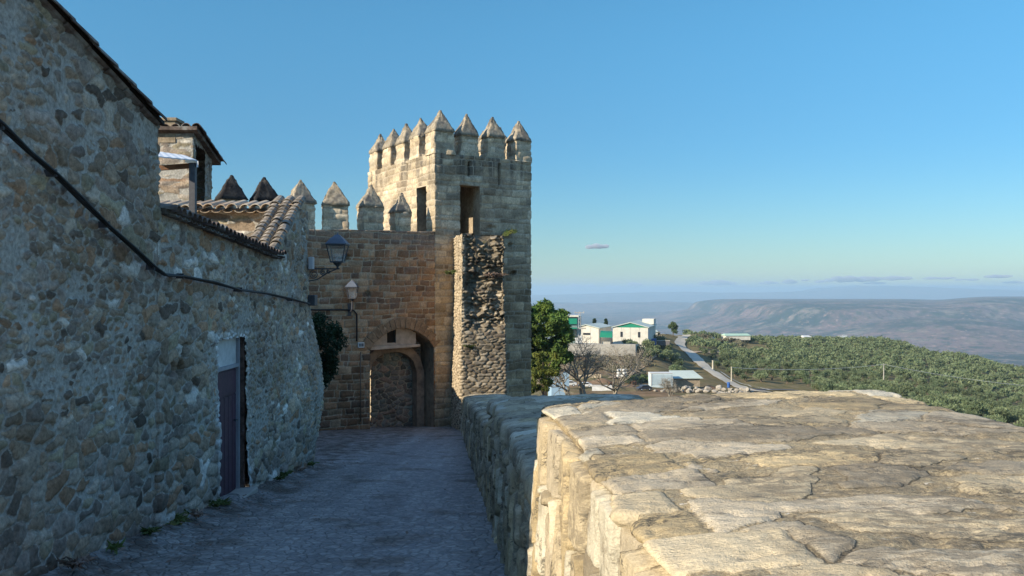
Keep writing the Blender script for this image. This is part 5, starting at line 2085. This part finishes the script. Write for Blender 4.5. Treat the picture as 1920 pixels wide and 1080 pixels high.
m_.box(o + a * 3.9 + Vector((0, 0, (HZ - 643) * k)), a * 2.0, b_ * .3, Vector((0, 0, .7)))
m_.build('wall', plain('dark_block_wall', (.12, .11, .11), .9, .2, 2, 0), lw)
m_ = MB()
m_.box(o + a * 3.9 + Vector((0, 0, (HZ - 638.4) * k)), a * 2.15, b_ * .45, Vector((0, 0, .10)))
m_.build('coping', M['concrete'], lw)
# greenhouse and far farm sheds
for (px0, px1, y0, y1, Y, nm, lab, mt, deg) in ((1361, 1408, 631, 626, 470, 'greenhouse', 'long pale green greenhouse roof on the far edge of the grove', 'roofgrey', 4),
                                            (1217, 1233, 624, 618, 330, 'farm_shed', 'pale flat farm roof behind the white warehouse', 'roofgrey', 0),
                                            (1508, 1522, 633, 629.5, 505, 'farm_shed', 'small pale farm building on the crest of the grove', 'whitep', 0)):
    o, a, b_ = frame(px0, Y, deg)
    k = Y / F
    wd = (px1 - px0) * k
    q = lambda u, v, z: o + a * u + b_ * v + Vector((0, 0, z))
    t = thing(nm, lab, 'shed', (o.x, o.y, (HZ - y0) * k))
    m_ = MB()
    z0, z1 = (HZ - y0) * k, (HZ - y1) * k
    m_.hexa([q(0, 0, z0 - 2), q(wd, 0, z0 - 2), q(wd, 8, z0 - 2), q(0, 8, z0 - 2), q(0, 0, z0 + .3 * (z1 - z0)), q(wd, 0, z0 + .3 * (z1 - z0)), q(wd, 8, z0 + .3 * (z1 - z0)), q(0, 8, z0 + .3 * (z1 - z0))])
    m_.build('wall', M['white'], t)
    m_ = MB()
    zz0 = z0 + .3 * (z1 - z0)
    m_.hexa([q(-.4, -.4, zz0), q(wd + .4, -.4, zz0), q(wd + .4, 8.4, zz0), q(-.4, 8.4, zz0), q(.3, 3.9, z1), q(wd - .3, 3.9, z1), q(wd - .3, 4.1, z1), q(.3, 4.1, z1)])
    m_.build('roof', plain('pale_green_sheet', (.36, .50, .38), .6, .1, .4, 0) if nm == 'greenhouse' else M[mt], t)
# lower yard: white container, grey roofed shed, stacked bales, house
Y = 200.
k = Y / F
o, a, b_ = frame(1220, 200, 4)
zt_, zb_ = (HZ - 700.5) * k, (HZ - 722) * k
q = lambda u, v, z: o + a * u + b_ * v + Vector((0, 0, z))
t = thing('shipping_container', 'white corrugated container standing in the stone yard', 'container', (o.x, o.y, zb_))
m_ = MB()
m_.hexa([q(0, 0, zb_ - .6), q(5.2, 0, zb_ - .6), q(5.2, 2.4, zb_ - .6), q(0, 2.4, zb_ - .6), q(0, 0, zt_), q(5.2, 0, zt_), q(5.2, 2.4, zt_), q(0, 2.4, zt_)])
for i in range(20):
    m_.box(q(.35 + i * .24, -.03, (zt_ + zb_) / 2 - .1), a * .06, b_ * .03, Vector((0, 0, 1.15)))
m_.build('body', plain('pale_blue_panel', (.50, .58, .60), .6, .1, 1, 0), t)
m_ = MB()
m_.box(q(2.6, 1.2, zt_ + .08), a * 2.68, b_ * 1.27, Vector((0, 0, .09)))
m_.box(q(.08, -.08, (zt_ + zb_) / 2), a * .13, b_ * .05, Vector((0, 0, 1.3)))
m_.build('frame', M['whitep'], t)
o, a, b_ = frame(1263, 203, 2)
q = lambda u, v, z: o + a * u + b_ * v + Vector((0, 0, z))
t = thing('stone_shed', 'low shed with pale grey sheet roof right of the white container', 'shed', (o.x, o.y, zb_))
m_ = MB()
m_.hexa([q(.2, .4, zb_ - .8), q(6.4, .4, zb_ - .8), q(6.4, 4.4, zb_ - .8), q(.2, 4.4, zb_ - .8), q(.2, .4, zt_ - 1.5), q(6.4, .4, zt_ - 1.5), q(6.4, 4.4, zt_ - .4), q(.2, 4.4, zt_ - .4)])
m_.build('wall', M['inner'], t)
m_ = MB()
m_.hexa([q(-.1, -.1, zt_ - 1.5), q(7.1, -.1, zt_ - 1.5), q(5.9, 4.8, zt_ - .1), q(-.1, 4.8, zt_ - .1), q(-.1, -.1, zt_ - 1.38), q(7.1, -.1, zt_ - 1.38), q(5.9, 4.8, zt_ + .02), q(-.1, 4.8, zt_ + .02)])
m_.build('roof', M['roofgrey'], t)


def rock_mesh(seed, sub=2):
    import bmesh
    bm = bmesh.new()
    bmesh.ops.create_icosphere(bm, subdivisions=sub, radius=.5)
    rr_ = random.Random(seed)
    pl = [(Vector((rr_.gauss(0, 1), rr_.gauss(0, 1), rr_.gauss(0, 1))).normalized(), rr_.uniform(.28, .42)) for _ in range(9)]
    for v_ in bm.verts:
        for n_, d in pl:
            e_ = v_.co.dot(n_) - d
            if e_ > 0:
                v_.co -= n_ * e_ * .92
        v_.co += Vector((rr_.gauss(0, 1), rr_.gauss(0, 1), rr_.gauss(0, 1))) * .012
    me = bpy.data.meshes.new('rock')
    bm.to_mesh(me)
    bm.free()
    me.materials.append(M['boulder'])
    return me


RK = [rock_mesh(i) for i in range(6)]
r = np.random.RandomState(41)
n = 0
for (x0, x1, ya, yb, cnt_, s0, s1, stack) in ((1262, 1318, 192, 198, 24, .5, 1.5, .7), (1322, 1412, 186, 200, 52, .45, 1.35, .8), (1205, 1262, 184, 195, 7, .5, .9, 0), (1345, 1415, 183, 187, 14, .6, 1.3, .3)):
    for i in range(cnt_):
        Y = r.uniform(ya, yb)
        px = r.uniform(x0, x1)
        X = (px - 960) / F * Y
        s_ = r.uniform(s0, s1)
        o = bpy.data.objects.new('stone_block', RK[n % 6])
        COL.objects.link(o)
        o.location = (X, Y, tz(X, Y) + s_ * .3 + (stack * r.rand() if stack else 0))
        o.scale = (s_ * r.uniform(.9, 1.3), s_, s_ * r.uniform(.6, .9))
        o.rotation_euler = (r.uniform(-.4, .4), r.uniform(-.4, .4), r.rand() * 6)
        if x0 < 1320:
            tag(o, 'pale quarried stone block heaped in front of the grey-roofed shed', 'stone', 'stone blocks by the shed')
        else:
            tag(o, 'pale quarried stone block in the heap below the road end', 'stone', 'stone blocks in the road-end heap')
        n += 1
# wrapped white bags stacked
BG = []
for i in range(2):
    me = rock_mesh(80 + i)
    me.materials.clear()
    me.materials.append(M['whitep'])
    BG.append(me)
Y = 204.
n = 0
for zi in range(3):
    for i in range(4):
        X = (1159 + i * 5.2 - 960) / F * Y
        o = bpy.data.objects.new('white_bag', BG[n % 2])
        COL.objects.link(o)
        o.location = (X, Y + .3 * (i % 2), (HZ - 707) * Y / F + zi * .68 + .3)
        o.scale = (.85, 1.0, .82)
        o.rotation_euler = (0, 0, i * .7 + zi)
        tag(o, 'white filled sack in the square stack beside the green bush', 'sack', 'stack of white sacks')
        n += 1
m_ = MB()
Y = 185.
c = P(1366, 722, Y)
m_.tube([c + Vector((0, 0, -.55)), c + Vector((0, 0, -.5)), c + Vector((0, 0, .1)), c + Vector((0, 0, .12)), c + Vector((0, 0, .6)), c + Vector((0, 0, .62))], [.27, .3, .3, .33, .3, .27], 14)
tag(m_.build('blue_drum', M['blue'], smooth=False), 'blue drum standing among the pale stone blocks', 'drum')
# small house with blue wall under the bare trees
Y = 150.
k = Y / F
o, a, b_ = frame(1034, 152, 6)
q = lambda u, v, z: o + a * u + b_ * v + Vector((0, 0, z))
zb_, ze = (HZ - 712) * k, (HZ - 695) * k
t = thing('cottage', 'cottage with brown roof and pale blue end behind the yellow tree', 'house', (o.x, o.y, zb_))
m_ = MB()
m_.hexa([q(0, 0, zb_ - 4), q(3.2, 0, zb_ - 4), q(3.2, 4, zb_ - 4), q(0, 4, zb_ - 4), q(0, 0, ze), q(3.2, 0, ze), q(3.2, 4, ze), q(0, 4, ze)])
m_.build('wall', plain('pale_blue_wall', (.28, .40, .50), .8, .1, 1, 0), t)
m_ = MB()
m_.hexa([q(-.3, -.4, ze - .1), q(3.6, -.4, ze - .1), q(3.6, 4.4, ze - .1), q(-.3, 4.4, ze - .1), q(.3, 1.9, ze + 1.3), q(3.0, 1.9, ze + 1.3), q(3.0, 2.1, ze + 1.3), q(.3, 2.1, ze + 1.3)])
m_.build('roof', M['track'], t)


# earth heaps, pallets and low walls of the yard
_r = random.Random(5)
for (px, Y, w_, h_, lab) in ((1128, 206, 3.2, .9, 'brown earth heap behind the low white wall of the yard'), (1212, 214, 2.4, .7, 'low earth heap between the white sacks and the container'),
                             (1180, 196, 2.8, .6, 'flat earth mound in front of the white sacks'), (1240, 188, 3.0, .7, 'earth mound in front of the white container'), (1330, 206, 3.0, .8, 'earth heap behind the stone heap at the road end')):
    X = (px - 960) / F * Y
    n_ = 15
    V_, Q_ = [], []
    for i in range(n_):
        for j in range(n_):
            a, b2 = i / (n_ - 1) * 2 - 1, j / (n_ - 1) * 2 - 1
            q_ = max(0, 1 - (a * a + b2 * b2)) ** 1.2
            x_, y_ = X + a * w_, Y + b2 * w_ * .7
            V_.append((x_, y_, tz(x_, y_) - .1 + q_ * h_ * (.7 + .6 * float(fbm(np.array([a * 2. + px]), np.array([b2 * 2.]), 3, 3)[0]))))
    for i in range(n_ - 1):
        for j in range(n_ - 1):
            k_ = i * n_ + j
            Q_.append((k_, k_ + 1, k_ + n_ + 1, k_ + n_))
    tag(mesh_np('earth_heap', V_, Q_, M['earth']), lab, 'earth heap')
for (px, Y, lab) in ((1146, 199, 'wooden pallet stack right of the low white wall'), (1188, 204, 'wooden pallet stack right of the white sacks')):
    o, a, b_ = frame(px, Y, 12)
    zb_ = tz(o.x, o.y)
    m_ = MB()
    for kk in range(5):
        z_ = zb_ + .16 * kk
        for j in range(5):
            m_.box(o + a * 0 + b_ * (j * .25 - .5) + Vector((0, 0, z_ + .13)), a * .6, b_ * .06, Vector((0, 0, .012)))
        for j in (-.5, 0, .5):
            m_.box(o + a * j + Vector((0, 0, z_ + .06)), a * .05, b_ * .55, Vector((0, 0, .055)))
    tag(m_.build('pallet_stack', M['wood']), lab, 'pallets')
for (px0, px1, Y, deg, hh, lab) in ((1062, 1128, 214, 2, .9, 'rough low field wall above the parked white cars'), (1232, 1262, 226, -6, .8, 'rough low field wall above the white container')):
    o, a, b_ = frame(px0, Y, deg)
    ln_ = (px1 - px0) / F * Y
    pts_ = [xy(o + b_ * .4), xy(o), xy(o + a * ln_), xy(o + a * ln_ + b_ * .4)]
    wall('field_wall', pts_, lambda x, y: tz(x, y) - .4, lambda x, y: tz(x, y) + hh, 'rubble', M['pier'], PAL_TOWER, None, step=.15, cw=.5, ch=.3, seed=int(px0), mw=.06, depth=.1)
    tag(bpy.context.scene.objects[-1] if False else COL.objects[-1], lab, 'wall')


# parked cars
def car(label, px, py, Y, deg, mat, sc=1.):
    o, a, b_ = frame(px, Y, deg)
    o.z = tz(o.x, o.y) + .12
    t = thing('parked_car', label, 'car', o, 'cars parked in the yard')
    q = lambda u, v, z: o + (a * u + b_ * v) * sc + Vector((0, 0, z * sc))
    prof = [(0, .35), (0, .75), (.7, .92), (1.2, 1.42), (3.0, 1.45), (3.7, .98), (4.1, .9), (4.15, .35)]
    m_ = MB()
    for i in range(len(prof)):
        (u0, z0), (u1, z1) = prof[i], prof[(i + 1) % len(prof)]
        m_.poly([q(u0, 0, z0), q(u1, 0, z1), q(u1, 1.7, z1), q(u0, 1.7, z0)])
    m_.poly([q(u, 0, z) for u, z in prof])
    m_.poly([q(u, 1.7, z) for u, z in prof][::-1])
    m_.build('body', mat, t)
    for pts_ in ([(1.0, .97), (1.33, 1.36), (2.0, 1.38), (2.0, .97)], [(2.08, .97), (2.08, 1.38), (2.95, 1.38), (3.5, .98)]):
        g = MB()
        g.hexa([q(u, -.02, z) for u, z in pts_] + [q(u, .02, z) for u, z in pts_])
        g.build('window', M['darkglass'], t)
    for u in (.85, 3.3):
        for v in (-.02, 1.52):
            g = MB()
            g.tube([q(u, v, .33), q(u, v + .2, .33)], .33 * sc, 14)
            wo = g.build('wheel', M['tyre'], t)
            g = MB()
            g.tube([q(u, v - .015, .33), q(u, v + .01, .33)], .18 * sc, 10)
            g.build('rim', M['tin'], wo)


car('white car parked farthest left behind the bare trees', 1052, 722, 190, 3, M['whitep'], .85)
car('white car parked second from the yellow tree, beside the low white wall', 1084, 722, 192, -4, M['whitep'], .75)
car('dark car parked left of the white container', 1198, 722, 186, 20, plain('dark_car_paint', (.05, .055, .07), .35, .1, 2, 0, .5), .8)
m_ = MB()
o, a, b_ = frame(1110, 186, -8)
zt_ = tz(o.x, o.y)
m_.hexa([o + Vector((0, 0, zt_ - .5)), o + a * 4.6 + Vector((0, 0, zt_ - .6)), o + a * 4.6 + b_ * .4 + Vector((0, 0, zt_ - .6)), o + b_ * .4 + Vector((0, 0, zt_ - .5)),
         o + Vector((0, 0, zt_ + 1.0)), o + a * 4.6 + Vector((0, 0, zt_ + 1.2)), o + a * 4.6 + b_ * .4 + Vector((0, 0, zt_ + 1.2)), o + b_ * .4 + Vector((0, 0, zt_ + 1.0))])
m_.box(o + a * 2.3 + b_ * .2 + Vector((0, 0, zt_ + 1.2)), a * 2.4, b_ * .3, Vector((0, 0, .06)))
tag(m_.build('white_wall', M['plaster']), 'low white rendered wall behind the bare forked tree', 'wall')
# poles by the road
for (px, y0, y1, Y, rad, lab) in ((1371.5, 711, 688, 222, .17, 'pale concrete pole standing right of the road'), (1336.5, 688, 676, 260, .28, 'short pale marker pillar right of the road bend')):
    m_ = MB()
    a0, a1 = P(px, y0 + 4, Y), P(px, y1, Y)
    m_.tube([a0, a1], [rad, rad * .75], 8)
    m_.tube([a1 - Vector((0, 0, .04)), a1 + Vector((0, 0, .06))], [rad * 1.15, rad * 1.1], 8)
    tag(m_.build('concrete_pole', plain('pole_concrete', (.48, .43, .33), .9, .1, 3, 0)), lab, 'pole')
m_ = MB()
a0, a1 = P(1657, 712, 250), P(1657, 682, 250)
m_.tube([a0, a1], [.16, .12], 8)
m_.box(a1 - Vector((0, 0, .2)), (.7, 0, 0), (0, .06, 0), (0, 0, .06))
tag(m_.build('utility_pole', M['concrete']), 'thin grey utility pole in the middle of the olive grove', 'pole')
cb = MB()
pl = [P(1371, 689, 222), P(1657, 683, 250), P(1990, 728, 262)]
pts = []
for a0, a1 in zip(pl[:-1], pl[1:]):
    for i in range(16):
        t_ = i / 16
        pts.append(a0.lerp(a1, t_) - Vector((0, 0, 2.0 * 4 * t_ * (1 - t_) * .5)))
pts.append(pl[-1])
cb.tube(pts, .05, 5)
tag(cb.build('power_line', plain('aluminium_wire', (.55, .55, .52), .5, .05, 2, 0)), 'thin pale power line sagging across the olive grove', 'power line')
# road guard wall
strip('road_edge', [(float(road_xy(y)) + 2.6, y) for y in (208, 215, 240, 262)], .5, M['concrete'], .75)

# far hamlets on the mesa
for (px, y, Y, lab) in ((1576, 617, 5200, 'white farm on the slope left of the pale quarry scar, left one'), (1584, 616.5, 5200, 'white farm on the slope left of the pale quarry scar, wider one')):
    X = (px - 960) / F * Y
    z = tz(X, Y)
    m_ = MB()
    wv = 9 if px < 1580 else 15
    m_.bx(X - wv, X + wv, Y, Y + 14, z - 6, z + 9)
    t = thing('white_farmhouse', lab, 'house', (X, Y, z))
    m_.build('wall', M['whitep'], t)
    m_ = MB()
    m_.hexa([(X - wv - 1, Y - 1, z + 9), (X + wv + 1, Y - 1, z + 9), (X + wv + 1, Y + 15, z + 9), (X - wv - 1, Y + 15, z + 9), (X - wv, Y + 6.5, z + 13), (X + wv, Y + 6.5, z + 13), (X + wv, Y + 7.5, z + 13), (X - wv, Y + 7.5, z + 13)])
    m_.build('roof', M['tile'], t)

# ------------------------------------------------------------------ clouds: small banks above the horizon, beyond the haze
cmat = bpy.data.materials.new('cloud_vapour')
cmat.use_nodes = True
nt = cmat.node_tree
nt.nodes.clear()
pv = nd(nt, 'VolumePrincipled', i_Density=.0030, i_Anisotropy=.0)
pv.inputs['Color'].default_value = (.66, .70, .76, 1)
nt.links.new(pv.outputs[0], nd(nt, 'OutputMaterial').inputs['Volume'])
import bmesh


def cloud(px, py, wpx, hpx, seed, lab, Y=48500):
    rr_ = random.Random(seed)
    bm = bmesh.new()
    n_ = max(4, int(wpx / 7))
    wv = wpx / F * Y
    hv_ = hpx / F * Y
    c = P(px, py, Y)
    for i in range(n_):
        t = (i + .5) / n_ - .5
        env = (1 - (2 * t) ** 2) ** .5
        rad = hv_ * .5 * (.45 + .75 * env * rr_.random())
        mt = Matrix.Translation(Vector((t * wv * .9, rr_.uniform(-300, 300), rad * .35 - hv_ * .2 + rr_.uniform(-.1, .1) * hv_))) @ Matrix.Diagonal((max(rad * 1.9, wv / n_ * .9), 700, rad, 1))
        bmesh.ops.create_icosphere(bm, subdivisions=2, radius=1, matrix=mt)
    for v_ in bm.verts:
        v_.co.z += hv_ * .12 * (rr_.random() - .5)
    me = bpy.data.meshes.new('cloud')
    bm.to_mesh(me)
    bm.free()
    rm = None
    o = link('cloud', me, cmat)
    o.location = c
    md = o.modifiers.new('join', 'REMESH')
    md.mode = 'VOXEL'
    md.voxel_size = max(45, hv_ * .09)
    tag(o, lab, 'cloud', 'small grey clouds low over the horizon')


CL = [(1120, 461, 42, 12, 'lone grey cloud floating highest above the others'),
      (1085, 538, 66, 11, 'pale flat cloud nearest the tower'),
      (1153, 538, 34, 8, 'small flat cloud second from the tower'),
      (1190, 533, 26, 9, 'small puffy cloud above the pale bank right of the warehouses'),
      (1210, 545, 120, 12, 'faint long pale bank just above the white warehouse'),
      (1292, 535, 14, 5, 'tiny cloud left of the flat twin cloud'),
      (1345, 531, 78, 10, 'flat grey twin cloud above the lone round tree'),
      (1330, 544, 50, 6, 'thin faint streak beneath the flat twin cloud'),
      (1441, 530, 28, 7, 'small cloud left of centre in the row over the mesa'),
      (1480, 528, 30, 8, 'small oval cloud over the left end of the mesa'),
      (1510, 525, 12, 5, 'tiny puff right of the oval cloud'),
      (1539, 527, 12, 7, 'tiny round puff just left of the longest cloud'),
      (1600, 523, 104, 13, 'longest lumpy grey cloud over the mesa'),
      (1680, 521, 46, 10, 'humped right end of the longest cloud'),
      (1758, 521, 58, 7, 'thin flat cloud second from the right'),
      (1872, 517, 46, 9, 'grey cloud tilted up at the far right'),
      (1180, 549, 420, 9, 'long pale bank of cloud along the horizon over the warehouses'),
      (1720, 539, 460, 8, 'long pale bank of cloud along the horizon behind the mesa'),
      (1040, 551, 60, 7, 'small pale cloud low beside the tower edge'),
      (1255, 540, 30, 5, 'thin streak between the pale bank and the flat twin cloud'),
      (1386, 536, 26, 5, 'thin streak right of the flat twin cloud'),
      (1640, 531, 40, 5, 'faint flat streak under the longest cloud'),
      (1815, 524, 36, 5, 'thin streak between the flat cloud and the tilted cloud'),
      (1905, 529, 34, 5, 'thin streak below the tilted cloud at the far right'),
      (1405, 541, 22, 5, 'tiny faint streak below the row left of the mesa')]
for i, c_ in enumerate(CL):
    cloud(c_[0], c_[1], c_[2], c_[3], 300 + i, c_[4])
